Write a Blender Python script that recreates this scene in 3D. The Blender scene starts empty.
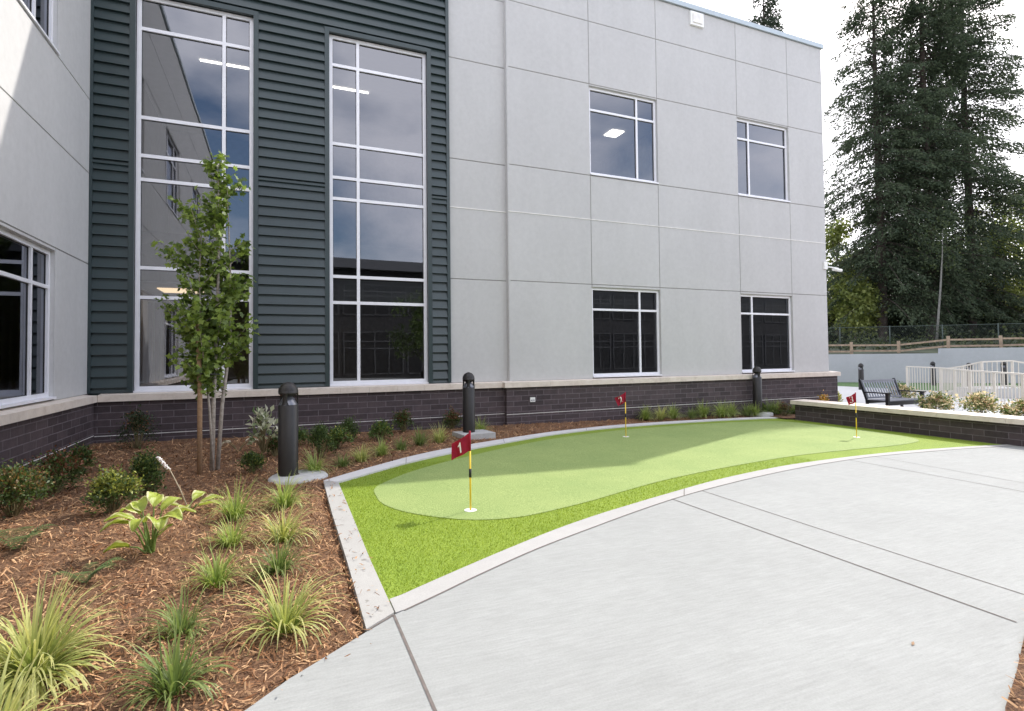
import bpy, math, random
import numpy as np
from mathutils import Vector, Matrix
R = math.radians
scene = bpy.context.scene
col = scene.collection
rnd = random.Random(7)
rng = np.random.default_rng(11)

def gz(x):                                   # the courtyard falls gently to the east, then levels out
    return 0.02 - 0.021*min(max(x, -30), 17.14)

# ------------------------------------------------------------------ materials
MATS = {}
def new_mat(name):
    m = bpy.data.materials.new(name); m.use_nodes = True
    MATS[name] = m
    nt = m.node_tree
    return m, nt, nt.nodes['Principled BSDF']
def N(nt, t, **kw):
    n = nt.nodes.new(t)
    for k, v in kw.items():
        if k in n.inputs: n.inputs[k].default_value = v
        else: setattr(n, k, v)
    return n
def ramp(nt, fac, stops):
    r = nt.nodes.new('ShaderNodeValToRGB')
    el = r.color_ramp.elements
    while len(el) < len(stops): el.new(0.5)
    for e, (p, c) in zip(el, stops):
        e.position = p; e.color = (*c, 1) if len(c) == 3 else c
    nt.links.new(fac, r.inputs[0]); return r
def obj_coord(nt, scale=(1,1,1)):
    tc = nt.nodes.new('ShaderNodeTexCoord'); mp = nt.nodes.new('ShaderNodeMapping')
    mp.inputs['Scale'].default_value = scale
    geo = nt.nodes.new('ShaderNodeNewGeometry')
    nt.links.new(geo.outputs['Position'], mp.inputs['Vector'])
    return mp.outputs['Vector']
def noise(nt, vec, scale, detail=4, rough=0.55):
    n = nt.nodes.new('ShaderNodeTexNoise'); n.inputs['Scale'].default_value = scale
    n.inputs['Detail'].default_value = detail; n.inputs['Roughness'].default_value = rough
    nt.links.new(vec, n.inputs['Vector']); return n.outputs['Fac']
def bump(nt, b, h, strength, dist=0.01):
    n = nt.nodes.new('ShaderNodeBump'); n.inputs['Strength'].default_value = strength
    n.inputs['Distance'].default_value = dist
    nt.links.new(h, n.inputs['Height']); nt.links.new(n.outputs[0], b.inputs['Normal']); return n
def mixc(nt, fac, a, b, mode='MIX'):
    n = nt.nodes.new('ShaderNodeMix'); n.data_type = 'RGBA'; n.blend_type = mode
    for s, v in ((n.inputs[0], fac), (n.inputs[6], a), (n.inputs[7], b)):
        if hasattr(v, 'links') or hasattr(v, 'is_linked'): nt.links.new(v, s)
        elif isinstance(v, (int, float)): s.default_value = v
        else: s.default_value = (*v, 1)
    return n.outputs[2]

def simple(name, c, rough=0.6, metal=0.0, var=0.12, nscale=6, bmp=0.0, bscale=60, spec=None):
    m, nt, b = new_mat(name)
    v = obj_coord(nt)
    f = noise(nt, v, nscale)
    lo = tuple(x*(1-var) for x in c); hi = tuple(min(1, x*(1+var)) for x in c)
    r = ramp(nt, f, [(0.3, lo), (0.7, hi)])
    nt.links.new(r.outputs[0], b.inputs['Base Color'])
    b.inputs['Roughness'].default_value = rough; b.inputs['Metallic'].default_value = metal
    if spec is not None: b.inputs['Specular IOR Level'].default_value = spec
    if bmp: bump(nt, b, noise(nt, v, bscale, 3), bmp)
    return m

def stucco(name, c):
    m, nt, b = new_mat(name)
    v = obj_coord(nt); vs = obj_coord(nt, (1, 1, 0.35))
    f = noise(nt, vs, 0.9, 6, 0.65); f2 = noise(nt, v, 9, 5, 0.7)
    r = ramp(nt, f, [(0.25, tuple(x*0.94 for x in c)), (0.75, tuple(x*1.04 for x in c))])
    r2 = ramp(nt, f2, [(0.3, (0.94, 0.94, 0.94)), (0.7, (1.03, 1.03, 1.03))])
    nt.links.new(mixc(nt, 1.0, r.outputs[0], r2.outputs[0], 'MULTIPLY'), b.inputs['Base Color'])
    vk = obj_coord(nt, (1, 1, 0.06))
    r3 = ramp(nt, noise(nt, vk, 3.2, 4, 0.7), [(0.35, (0.982, 0.982, 0.98)), (0.6, (1.0, 1.0, 1.0))])
    cc = mixc(nt, 1.0, mixc(nt, 1.0, r.outputs[0], r2.outputs[0], 'MULTIPLY'), r3.outputs[0], 'MULTIPLY')
    nt.links.new(cc, b.inputs['Base Color'])
    b.inputs['Roughness'].default_value = 0.9; b.inputs['Specular IOR Level'].default_value = 0.2
    bump(nt, b, noise(nt, v, 140, 3, 0.7), 0.5, 0.004)
    return m
stucco('stucco', (0.52, 0.517, 0.515))
stucco('joint', (0.25, 0.24, 0.23))
simple('bead', (0.75, 0.73, 0.70), 0.5)
simple('siding', (0.019, 0.036, 0.039), 0.38, 0.0, 0.10, 2.0, 0.05, 30, 0.6)
simple('aluminium', (0.78, 0.78, 0.82), 0.42, 0.1, 0.03)
simple('cap_metal', (0.42, 0.47, 0.49), 0.4, 0.4, 0.05)
simple('rubber', (0.05, 0.05, 0.05), 0.8)
simple('room', (0.30, 0.28, 0.26), 0.9, 0, 0.1)
simple('ceiling', (0.45, 0.44, 0.42), 0.9, 0, 0.04)
simple('room_floor', (0.12, 0.11, 0.10), 0.6)
simple('far_siding', (0.035, 0.034, 0.034), 0.7)
simple('mid_frame', (0.10, 0.10, 0.10), 0.6)
simple('roofing', (0.06, 0.06, 0.06), 0.9)
simple('dark_metal', (0.017, 0.015, 0.014), 0.42, 0.0, 0.2, 8, 0.04, 60, 0.4)
simple('steel', (0.16, 0.165, 0.185), 0.3, 0.6, 0.05)
simple('footing', (0.42, 0.42, 0.41), 0.9, 0, 0.12, 14, 0.4, 90)
simple('wood_stake', (0.30, 0.19, 0.11), 0.85, 0, 0.25, 30, 0.3, 60)
simple('bark_pale', (0.34, 0.30, 0.26), 0.9, 0, 0.3, 25, 0.5, 60)
simple('bark_dark', (0.06, 0.045, 0.038), 0.95, 0, 0.3, 3, 0.6, 20)
simple('bark_birch', (0.17, 0.165, 0.15), 0.9, 0, 0.2, 3)
simple('yellow', (0.82, 0.56, 0.03), 0.4, 0, 0.04)
simple('black', (0.012, 0.012, 0.012), 0.5)
simple('white_plastic', (0.8, 0.8, 0.78), 0.4, 0, 0.03)
simple('white_paint', (0.60, 0.565, 0.50), 0.5, 0.1, 0.04)
simple('bench_slat', (0.22, 0.23, 0.26), 0.45, 0.3, 0.1)
simple('bench_frame', (0.03, 0.031, 0.036), 0.4, 0.3, 0.1)
simple('wood_rail', (0.33, 0.25, 0.18), 0.9, 0, 0.25, 5)
simple('chain', (0.05, 0.07, 0.06), 0.6)
simple('numeral', (0.85, 0.82, 0.80), 0.7, 0, 0.02)
simple('soil', (0.05, 0.035, 0.025), 0.95, 0, 0.3, 5, 0.4, 30)
simple('far_ground', (0.05, 0.06, 0.03), 0.95, 0, 0.4, 0.3, 0.4, 3)
simple('stem', (0.16, 0.13, 0.06), 0.8)

def cloth_red():
    m, nt, b = new_mat('flag_red')
    v = obj_coord(nt)
    r = ramp(nt, noise(nt, v, 14), [(0.3, (0.32, 0.008, 0.03)), (0.7, (0.44, 0.012, 0.045))])
    b.inputs['Roughness'].default_value = 0.75
    nt.links.new(r.outputs[0], b.inputs['Base Color'])
    tr = nt.nodes.new('ShaderNodeBsdfTranslucent'); nt.links.new(r.outputs[0], tr.inputs[0])
    ms = nt.nodes.new('ShaderNodeMixShader'); ms.inputs[0].default_value = 0.35
    nt.links.new(b.outputs[0], ms.inputs[1]); nt.links.new(tr.outputs[0], ms.inputs[2])
    nt.links.new(ms.outputs[0], nt.nodes['Material Output'].inputs[0])
cloth_red()

def brick(name, axis):
    m, nt, b = new_mat(name)
    geo = nt.nodes.new('ShaderNodeNewGeometry'); sx = nt.nodes.new('ShaderNodeSeparateXYZ'); cx = nt.nodes.new('ShaderNodeCombineXYZ')
    nt.links.new(geo.outputs['Position'], sx.inputs[0])
    if axis == 'X': nt.links.new(sx.outputs[0], cx.inputs[0])
    else: nt.links.new(sx.outputs[1], cx.inputs[0])
    nt.links.new(sx.outputs[2], cx.inputs[1])
    mp = nt.nodes.new('ShaderNodeMapping'); mp.inputs['Location'].default_value = (30, 5.055, 0)
    nt.links.new(cx.outputs[0], mp.inputs[0])
    br = nt.nodes.new('ShaderNodeTexBrick')
    br.inputs['Scale'].default_value = 1.0; br.inputs['Brick Width'].default_value = 0.405; br.inputs['Row Height'].default_value = 0.126
    br.inputs['Mortar Size'].default_value = 0.007; br.inputs['Mortar Smooth'].default_value = 0.1; br.inputs['Bias'].default_value = 0.0
    br.inputs['Color1'].default_value = (0.045, 0.033, 0.036, 1); br.inputs['Color2'].default_value = (0.080, 0.060, 0.064, 1)
    br.inputs['Mortar'].default_value = (0.145, 0.125, 0.135, 1)
    nt.links.new(mp.outputs[0], br.inputs['Vector'])
    v = obj_coord(nt)
    r = ramp(nt, noise(nt, v, 7, 5, 0.7), [(0.3, (0.75, 0.75, 0.77)), (0.75, (1.25, 1.2, 1.2))])
    nt.links.new(mixc(nt, 1.0, br.outputs['Color'], r.outputs[0], 'MULTIPLY'), b.inputs['Base Color'])
    b.inputs['Roughness'].default_value = 0.75
    mu = nt.nodes.new('ShaderNodeMath'); mu.operation = 'MULTIPLY_ADD'; mu.inputs[1].default_value = -1; 
    nt.links.new(br.outputs['Fac'], mu.inputs[0]); nt.links.new(noise(nt, v, 60, 3), mu.inputs[2])
    bump(nt, b, mu.outputs[0], 0.6, 0.006)
brick('brick_x', 'X'); brick('brick_y', 'Y')

def stone():
    m, nt, b = new_mat('stone')
    v = obj_coord(nt)
    r = ramp(nt, noise(nt, v, 5, 6, 0.7), [(0.25, (0.56, 0.48, 0.41)), (0.5, (0.68, 0.60, 0.52)), (0.75, (0.74, 0.67, 0.59))])
    nt.links.new(r.outputs[0], b.inputs['Base Color']); b.inputs['Roughness'].default_value = 0.85
    bump(nt, b, noise(nt, v, 70, 4), 0.3, 0.004)
stone()

def concrete(name, c, broom=None, cracks=False):
    m, nt, b = new_mat(name)
    v = obj_coord(nt)
    big = noise(nt, v, 0.7, 5, 0.6); mid = noise(nt, v, 6, 5, 0.65); fine = noise(nt, v, 90, 3, 0.7)
    r1 = ramp(nt, big, [(0.3, tuple(x*0.95 for x in c)), (0.7, tuple(x*1.03 for x in c))])
    r2 = ramp(nt, mid, [(0.25, (0.945, 0.945, 0.94)), (0.7, (1.02, 1.02, 1.02))])
    cc = mixc(nt, 1.0, r1.outputs[0], r2.outputs[0], 'MULTIPLY')
    r3 = ramp(nt, fine, [(0.3, (0.90, 0.90, 0.90)), (0.6, (1.03, 1.03, 1.03))])
    cc = mixc(nt, 0.8, cc, r3.outputs[0], 'MULTIPLY')
    h = fine
    if broom:
        bv = obj_coord(nt, broom)
        st = noise(nt, bv, 55, 4, 0.65)
        r4 = ramp(nt, st, [(0.3, (0.86, 0.86, 0.86)), (0.7, (1.06, 1.06, 1.06))])
        cc = mixc(nt, 0.8, cc, r4.outputs[0], 'MULTIPLY')
        h = st
        bw = obj_coord(nt, tuple(s*0.22 for s in broom))
        r5 = ramp(nt, noise(nt, bw, 22, 3, 0.6), [(0.3, (0.90, 0.90, 0.90)), (0.7, (1.05, 1.05, 1.05))])
        cc = mixc(nt, 0.35, cc, r5.outputs[0], 'MULTIPLY')
    if cracks:
        sp = noise(nt, v, 11, 2, 0.4)
        r6 = ramp(nt, sp, [(0.66, (1, 1, 1)), (0.72, (0.6, 0.58, 0.56))])
        cc = mixc(nt, 0.9, cc, r6.outputs[0], 'MULTIPLY')
    nt.links.new(cc, b.inputs['Base Color']); b.inputs['Roughness'].default_value = 0.88
    b.inputs['Specular IOR Level'].default_value = 0.3
    bump(nt, b, h, 0.35, 0.004)
concrete('patio_concrete', (0.305, 0.315, 0.308), (0.10, 1.0, 1.0))
concrete('kerb_concrete', (0.37, 0.365, 0.355))
concrete('kerb_pale', (0.55, 0.54, 0.54))
concrete('kerb_stained', (0.355, 0.35, 0.335), None, True)
concrete('plaza_concrete', (0.50, 0.50, 0.49))
concrete('wall_concrete', (0.43, 0.44, 0.475))
simple('joint_filler', (0.13, 0.11, 0.10), 0.95, 0, 0.2, 20)

def turf(name, c0, c1, c2, s=120):
    m, nt, b = new_mat(name)
    v = obj_coord(nt)
    f = noise(nt, v, s, 3, 0.75); g = noise(nt, v, 0.9, 5, 0.65)
    r = ramp(nt, f, [(0.32, c0), (0.5, c1), (0.68, c2)])
    r2 = ramp(nt, g, [(0.3, (0.86, 0.9, 0.86)), (0.7, (1.08, 1.04, 1.05))])
    nt.links.new(mixc(nt, 1.0, r.outputs[0], r2.outputs[0], 'MULTIPLY'), b.inputs['Base Color'])
    b.inputs['Roughness'].default_value = 0.8; b.inputs['Specular IOR Level'].default_value = 0.2
    bump(nt, b, f, 0.8, 0.01)
turf('turf_long', (0.10, 0.145, 0.015), (0.185, 0.27, 0.03), (0.30, 0.38, 0.06), 70)
turf('turf_short', (0.14, 0.20, 0.06), (0.245, 0.325, 0.108), (0.38, 0.45, 0.18), 85)
turf('lawn_green', (0.05, 0.09, 0.03), (0.09, 0.16, 0.06), (0.14, 0.2, 0.09), 9)

def mulch_mat():
    m, nt, b = new_mat('mulch')
    v = obj_coord(nt, (1, 1.6, 1))
    f = noise(nt, v, 38, 5, 0.75); g = noise(nt, v, 1.3, 3)
    r = ramp(nt, f, [(0.3, (0.035, 0.016, 0.008)), (0.5, (0.17, 0.085, 0.04)), (0.70, (0.40, 0.24, 0.13))])
    r2 = ramp(nt, g, [(0.3, (0.8, 0.8, 0.8)), (0.7, (1.15, 1.1, 1.1))])
    nt.links.new(mixc(nt, 1.0, r.outputs[0], r2.outputs[0], 'MULTIPLY'), b.inputs['Base Color'])
    b.inputs['Roughness'].default_value = 0.95
    bump(nt, b, f, 1.0, 0.03)
mulch_mat()

def leafmat(name, trans=0.35, rough=0.5, spec=0.4):
    """colour comes from the mesh's own 'Col' attribute (each leaf has its own hue)"""
    m, nt, b = new_mat(name)
    a = nt.nodes.new('ShaderNodeAttribute'); a.attribute_name = 'Col'
    nt.links.new(a.outputs['Color'], b.inputs['Base Color'])
    b.inputs['Roughness'].default_value = rough; b.inputs['Specular IOR Level'].default_value = spec
    tr = nt.nodes.new('ShaderNodeBsdfTranslucent')
    hs = nt.nodes.new('ShaderNodeHueSaturation'); hs.inputs['Value'].default_value = 1.25; hs.inputs['Saturation'].default_value = 1.1
    nt.links.new(a.outputs['Color'], hs.inputs['Color']); nt.links.new(hs.outputs[0], tr.inputs[0])
    ms = nt.nodes.new('ShaderNodeMixShader'); ms.inputs[0].default_value = trans
    nt.links.new(b.outputs[0], ms.inputs[1]); nt.links.new(tr.outputs[0], ms.inputs[2])
    nt.links.new(ms.outputs[0], nt.nodes['Material Output'].inputs[0])
leafmat('leaf'); leafmat('needle', 0.3, 0.8, 0.15); leafmat('chip', 0.0, 0.9, 0.1); leafmat('blade', 0.4, 0.5, 0.35)

def glass_mat(name='glass', ior=2.3, tint=(0.42, 0.44, 0.45)):
    m, nt, b = new_mat(name)
    nt.nodes.remove(b)
    fr = nt.nodes.new('ShaderNodeFresnel'); fr.inputs['IOR'].default_value = ior
    gl = nt.nodes.new('ShaderNodeBsdfGlossy'); gl.inputs['Roughness'].default_value = 0.0
    gl.inputs['Color'].default_value = (0.86, 0.90, 1.0, 1)
    v = obj_coord(nt)
    bp = nt.nodes.new('ShaderNodeBump'); bp.inputs['Strength'].default_value = 0.05; bp.inputs['Distance'].default_value = 0.02
    nt.links.new(noise(nt, v, 0.8, 1), bp.inputs['Height']); nt.links.new(bp.outputs[0], gl.inputs['Normal'])
    tr = nt.nodes.new('ShaderNodeBsdfTransparent'); tr.inputs[0].default_value = (*tint, 1)
    ms = nt.nodes.new('ShaderNodeMixShader')
    nt.links.new(fr.outputs[0], ms.inputs[0]); nt.links.new(tr.outputs[0], ms.inputs[1]); nt.links.new(gl.outputs[0], ms.inputs[2])
    nt.links.new(ms.outputs[0], nt.nodes['Material Output'].inputs[0])
glass_mat()
def emis(name, c, s):
    m, nt, b = new_mat(name)
    b.inputs['Base Color'].default_value = (*c, 1)
    b.inputs['Emission Color'].default_value = (*c, 1); b.inputs['Emission Strength'].default_value = s
emis('lamp_white', (1, 0.93, 0.82), 5.0); emis('lamp_warm', (1.0, 0.72, 0.42), 1.1)

# ------------------------------------------------------------------ mesh helpers
class MB:
    def __init__(s): s.v = []; s.f = []; s.mi = []; s.m = 0; s.sm = []; s.smooth = False
    def face(s, pts):
        i = len(s.v); s.v += [tuple(p) for p in pts]; s.f.append(tuple(range(i, i+len(pts)))); s.mi.append(s.m); s.sm.append(s.smooth)
    def add(s, vs, fs):
        i = len(s.v); s.v += [tuple(p) for p in vs]
        for f in fs: s.f.append(tuple(i+k for k in f)); s.mi.append(s.m); s.sm.append(s.smooth)
    def hexa(s, c):
        s.add(c, [(0,3,2,1), (4,5,6,7), (0,1,5,4), (1,2,6,5), (2,3,7,6), (3,0,4,7)])
    def box(s, x0, x1, y0, y1, z0, z1):
        s.hexa([(x0,y0,z0),(x1,y0,z0),(x1,y1,z0),(x0,y1,z0),(x0,y0,z1),(x1,y0,z1),(x1,y1,z1),(x0,y1,z1)])
    def bar(s, a, b, w, h, up=(0,0,1)):
        a = Vector(a); b = Vector(b); d = (b-a).normalized(); up = Vector(up)
        sd = d.cross(up)
        if sd.length < 1e-4: sd = d.cross(Vector((1,0,0)))
        sd.normalize(); u = sd.cross(d)
        c = []
        for p in (a, b):
            for (i, j) in ((-1,-1),(1,-1),(1,1),(-1,1)): c.append(p + sd*(i*w/2) + u*(j*h/2))
        s.hexa(c)
    def tube(s, pts, rad, n=8, cap=True):
        pts = [Vector(p) for p in pts]; i0 = len(s.v)
        for k, p in enumerate(pts):
            d = (pts[min(k+1, len(pts)-1)] - pts[max(k-1, 0)]).normalized()
            a = d.cross(Vector((0.13, 0.97, 0.2))); a.normalize(); b = d.cross(a)
            r = rad[k] if hasattr(rad, '__len__') else rad
            for j in range(n):
                t = 2*math.pi*j/n; s.v.append(tuple(p + a*(r*math.cos(t)) + b*(r*math.sin(t))))
        for k in range(len(pts)-1):
            for j in range(n):
                q = i0+k*n; s.f.append((q+j, q+(j+1) % n, q+n+(j+1) % n, q+n+j)); s.mi.append(s.m); s.sm.append(True)
        if cap:
            for k, rev in ((0, True), (len(pts)-1, False)):
                f = [i0+k*n+j for j in range(n)]
                s.f.append(tuple(reversed(f)) if rev else tuple(f)); s.mi.append(s.m); s.sm.append(False)
    def lathe(s, c, prof, n=24, ang=(0, 2*math.pi)):
        i0 = len(s.v)
        for (r, z) in prof:
            for j in range(n):
                t = 2*math.pi*j/n; s.v.append((c[0]+r*math.cos(t), c[1]+r*math.sin(t), c[2]+z))
        for k in range(len(prof)-1):
            for j in range(n):
                q = i0+k*n; s.f.append((q+j, q+(j+1) % n, q+n+(j+1) % n, q+n+j)); s.mi.append(s.m); s.sm.append(True)
    def prism(s, poly, top, bot):
        """poly 2-D, top/bot are functions of (x,y)"""
        n = len(poly)
        vs = [(x, y, bot(x, y)) for x, y in poly] + [(x, y, top(x, y)) for x, y in poly]
        area = sum(poly[i][0]*poly[(i+1) % n][1]-poly[(i+1) % n][0]*poly[i][1] for i in range(n))
        up = list(range(n, 2*n)); dn = list(range(n))
        if area < 0: up.reverse()
        else: dn.reverse()
        fs = [tuple(up), tuple(dn)] + [(i, (i+1) % n, n+(i+1) % n, n+i) for i in range(n)]
        s.add(vs, fs)
    def build(s, name, mats, parent=None, loc=None):
        me = bpy.data.meshes.new(name)
        me.from_pydata(s.v, [], s.f)
        if isinstance(mats, str): mats = [mats]
        for m in mats: me.materials.append(MATS[m])
        me.polygons.foreach_set('material_index', s.mi)
        me.polygons.foreach_set('use_smooth', s.sm)
        me.update()
        o = bpy.data.objects.new(name, me); col.objects.link(o)
        if parent is not None: o.parent = parent
        if loc is not None: o.location = loc
        return o

def np_mesh(name, V, k, C, mat, parent=None, loc=None, smooth=False):
    """V (n*k,3): n polygons of k vertices; C (n*k,3) colours"""
    n = len(V)//k
    me = bpy.data.meshes.new(name)
    me.vertices.add(len(V)); me.vertices.foreach_set('co', np.asarray(V, dtype=np.float32).ravel())
    me.loops.add(n*k); me.loops.foreach_set('vertex_index', np.arange(n*k, dtype=np.int32))
    me.polygons.add(n)
    me.polygons.foreach_set('loop_start', np.arange(0, n*k, k, dtype=np.int32))
    me.polygons.foreach_set('loop_total', np.full(n, k, dtype=np.int32))
    if smooth: me.polygons.foreach_set('use_smooth', np.ones(n, dtype=bool))
    me.update(calc_edges=True)
    ca = me.color_attributes.new('Col', 'FLOAT_COLOR', 'POINT')
    cc = np.ones((len(V), 4), dtype=np.float32); cc[:, :3] = C
    ca.data.foreach_set('color', cc.ravel())
    me.materials.append(MATS[mat])
    o = bpy.data.objects.new(name, me); col.objects.link(o)
    if parent is not None: o.parent = parent
    if loc is not None: o.location = loc
    return o

def leaves(P, D, Nn, L, W, C, fold=0.25):
    """diamond leaves: P base, D direction, Nn approx normal, L length, W width -> verts, colours"""
    D = D/np.maximum(np.linalg.norm(D, axis=1, keepdims=True), 1e-6)
    S = np.cross(D, Nn); S /= np.maximum(np.linalg.norm(S, axis=1, keepdims=True), 1e-6)
    U = np.cross(S, D)
    L = L[:, None]; W = W[:, None]
    a = P; c = P + D*L - U*L*0.12; mid = P + D*L*0.48
    b = mid + S*W*0.5 + U*W*fold; d = mid - S*W*0.5 + U*W*fold
    V = np.stack([a, b, c, d], 1).reshape(-1, 3)
    return V, np.repeat(C, 4, axis=0)

def thing(name, label, cat, loc=(0,0,0), rz=0.0, group=None):
    o = bpy.data.objects.new(name, None); col.objects.link(o); o.empty_display_size = 0.2
    o.location = loc; o.rotation_euler = (0, 0, rz)
    return tag(o, label, cat, group)
def tag(o, label, cat, group=None):
    o['label'] = label; o['category'] = cat
    if group: o['group'] = group
    return o
def struct(o): o['kind'] = 'structure'; return o
def stuff(o): o['kind'] = 'stuff'; return o
def copy_tree(o, parent=None):
    kids = [c for c in bpy.data.objects if c.parent == o]
    c = o.copy(); col.objects.link(c); c.parent = parent
    for k in kids: copy_tree(k, c)
    return c
def rand_unit(n):
    v = rng.normal(size=(n, 3)); return v/np.linalg.norm(v, axis=1, keepdims=True)

# ------------------------------------------------------------------ camera
yaw, pitch, roll = R(23.1857), R(1.50922), R(-0.61894)
f = Vector((math.sin(yaw)*math.cos(pitch), math.cos(yaw)*math.cos(pitch), math.sin(pitch)))
r0 = Vector((math.cos(yaw), -math.sin(yaw), 0)); u0 = r0.cross(f)
rr = r0*math.cos(roll) + u0*math.sin(roll); uu = -r0*math.sin(roll) + u0*math.cos(roll)
cam = bpy.data.cameras.new('camera'); co = bpy.data.objects.new('camera', cam); col.objects.link(co)
mw = Matrix(((rr.x, uu.x, -f.x, 0), (rr.y, uu.y, -f.y, 0), (rr.z, uu.z, -f.z, 1.6), (0, 0, 0, 1)))
co.matrix_world = mw
cam.sensor_width = 36; cam.lens = 545.56/1024*36; cam.shift_y = -14.571/1024
cam.clip_end = 2000; cam.clip_start = 0.05
scene.camera = co

# ------------------------------------------------------------------ light
SAZ, SEL = R(65.5), R(43.0)
sd = Vector((math.sin(SAZ)*math.cos(SEL), math.cos(SAZ)*math.cos(SEL), math.sin(SEL)))
sl = bpy.data.lights.new('sun', 'SUN'); so = bpy.data.objects.new('sun', sl); col.objects.link(so)
sl.energy = 2.3; sl.angle = R(0.6); sl.color = (1.0, 0.945, 0.86)
so.rotation_euler = sd.to_track_quat('Z', 'Y').to_euler(); so.location = (20, 10, 40)
w = bpy.data.worlds.new('World'); scene.world = w; w.use_nodes = True
nt = w.node_tree; bg = nt.nodes['Background']
sky = nt.nodes.new('ShaderNodeTexSky'); sky.sky_type = 'NISHITA'; sky.sun_disc = False
sky.sun_elevation = SEL; sky.sun_rotation = SAZ; sky.dust_density = 2.0; sky.air_density = 1.0; sky.ozone_density = 1.2
tc = nt.nodes.new('ShaderNodeTexCoord'); mp = nt.nodes.new('ShaderNodeMapping'); mp.inputs['Scale'].default_value = (1, 1, 2.0)
mp.inputs['Location'].default_value = (1.35, 2.1, 0.4)
nt.links.new(tc.outputs['Generated'], mp.inputs[0])
cn = nt.nodes.new('ShaderNodeTexNoise'); cn.inputs['Scale'].default_value = 2.1; cn.inputs['Detail'].default_value = 7; cn.inputs['Roughness'].default_value = 0.52
nt.links.new(mp.outputs[0], cn.inputs['Vector'])
cr = ramp(nt, cn.outputs['Fac'], [(0.40, (0, 0, 0)), (0.60, (1, 1, 1))])
mc = nt.nodes.new('ShaderNodeMix'); mc.data_type = 'RGBA'
nt.links.new(cr.outputs[0], mc.inputs[0]); nt.links.new(sky.outputs[0], mc.inputs[6]); mc.inputs[7].default_value = (8.6, 8.4, 8.8, 1)
nt.links.new(mc.outputs[2], bg.inputs[0]); bg.inputs[1].default_value = 0.15

scene.view_settings.view_transform = 'Standard'; scene.view_settings.look = 'None'
scene.view_settings.exposure = 1.13; scene.view_settings.gamma = 1; scene.view_settings.use_curve_mapping = False
scene.render.engine = 'CYCLES'
scene.cycles.max_bounces = 8; scene.cycles.transparent_max_bounces = 12
try: scene.cycles.use_denoising = True
except Exception: pass

# ------------------------------------------------------------------ ground outlines (metres)
LEFT_OUT = [(0.53,7.44),(0.50,5.84),(0.49,4.46),(0.47,3.29)]
LEFT_IN = [(0.70,7.30),(0.68,5.77),(0.66,4.39),(0.66,3.44)]
BACK_OUT = [(0.53,7.44),(0.97,7.88),(1.44,8.32),(2.0,8.82),(2.72,9.35),(3.82,10.02),(5.24,10.74),(5.85,10.98),(7.15,11.38),(8.5,11.60),(10.3,11.70),(12.0,11.66),(13.15,11.55)]
BACK_IN = [(0.70,7.30),(0.99,7.56),(1.36,7.90),(1.90,8.36),(2.68,8.92),(3.68,9.56),(5.06,10.34),(5.70,10.61),(6.95,11.02),(8.7,11.30),(10.6,11.41),(12.3,11.34),(13.15,11.25)]
FRONT_OUT = [(0.66,3.43),(1.0,3.62),(1.36,3.83),(2.0,4.17),(2.79,4.52),(3.50,4.82),(4.15,5.07),(4.82,5.29),(6.04,5.62),(7.29,5.88),(8.56,6.06),(9.62,6.12),(11.41,6.08),(13.15,5.93)]
FRONT_IN = [(0.68,3.65),(1.08,3.88),(1.66,4.20),(2.36,4.56),(3.0,4.84),(3.70,5.10),(4.18,5.27),(5.45,5.69),(6.90,6.03),(8.01,6.18),(9.2,6.27),(10.49,6.29),(12.0,6.21),(13.15,6.08)]
OVAL = [(1.04,6.45),(1.07,6.8),(1.24,7.12),(1.76,7.72),(2.65,8.42),(3.8,9.17),(5.04,9.84),(6.2,10.28),(7.3,10.58),(9.4,10.86),(11.2,10.92),(12.3,10.70),(12.62,10.1),(12.68,9.3),(12.68,8.6),(12.6,7.9),(12.4,7.35),(11.95,7.0),(10.99,6.82),(9.71,6.78),(8.40,6.71),(7.30,6.55),(6.0,6.28),(4.86,5.98),(3.99,5.67),(3.32,5.40),(2.72,5.20),(2.22,5.09),(1.8,5.16),(1.46,5.40),(1.18,5.75),(1.05,6.12)]
def smooth_closed(P, n=4):
    out = []
    m = len(P)
    for i in range(m):
        p0, p1, p2, p3 = [np.array(P[(i+k) % m]) for k in (-1, 0, 1, 2)]
        for t in np.linspace(0, 1, n, endpoint=False):
            q = 0.5*((2*p1)+(-p0+p2)*t+(2*p0-5*p1+4*p2-p3)*t*t+(-p0+3*p1-3*p2+p3)*t**3)
            out.append((float(q[0]), float(q[1])))
    return out
def smooth_open(P, n=5):
    P = [np.array(p, dtype=float) for p in P]
    P = [2*P[0]-P[1]] + P + [2*P[-1]-P[-2]]
    out = []
    for i in range(1, len(P)-2):
        p0, p1, p2, p3 = P[i-1:i+3]
        for t in np.linspace(0, 1, n, endpoint=False):
            q = 0.5*((2*p1)+(-p0+p2)*t+(2*p0-5*p1+4*p2-p3)*t*t+(-p0+3*p1-3*p2+p3)*t**3)
            out.append((float(q[0]), float(q[1])))
    out.append(tuple(P[-2])); return out
def ease(P): return [(x, y-0.17*math.sin(math.pi*min(max((x-2.5)/10.3, 0), 1))**0.7) for x, y in P]
BACK_OUT, BACK_IN = ease(BACK_OUT), ease(BACK_IN)
BO, BI = smooth_open(BACK_OUT), smooth_open(BACK_IN)
FO, FI = smooth_open(FRONT_OUT), smooth_open(FRONT_IN)
OV = smooth_closed(OVAL)
TURF = LEFT_IN[::-1] + BI[1:] + FI[::-1]
SHELL = LEFT_OUT[::-1] + BO[1:] + FO[::-1]
BEDR = [(4.6,2.0),(3.96,1.78),(3.44,1.585),(3.05,1.45),(2.55,1.22),(2.4,0.2),(2.5,-2.5),(6.5,-2.5),(6.5,2.2)]
PATIO_L = [(0.47,3.28),(0.05,2.95),(-0.13,2.77),(-1.0,2.05),(-2.2,1.0),(-3.05,0.3)]

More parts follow.
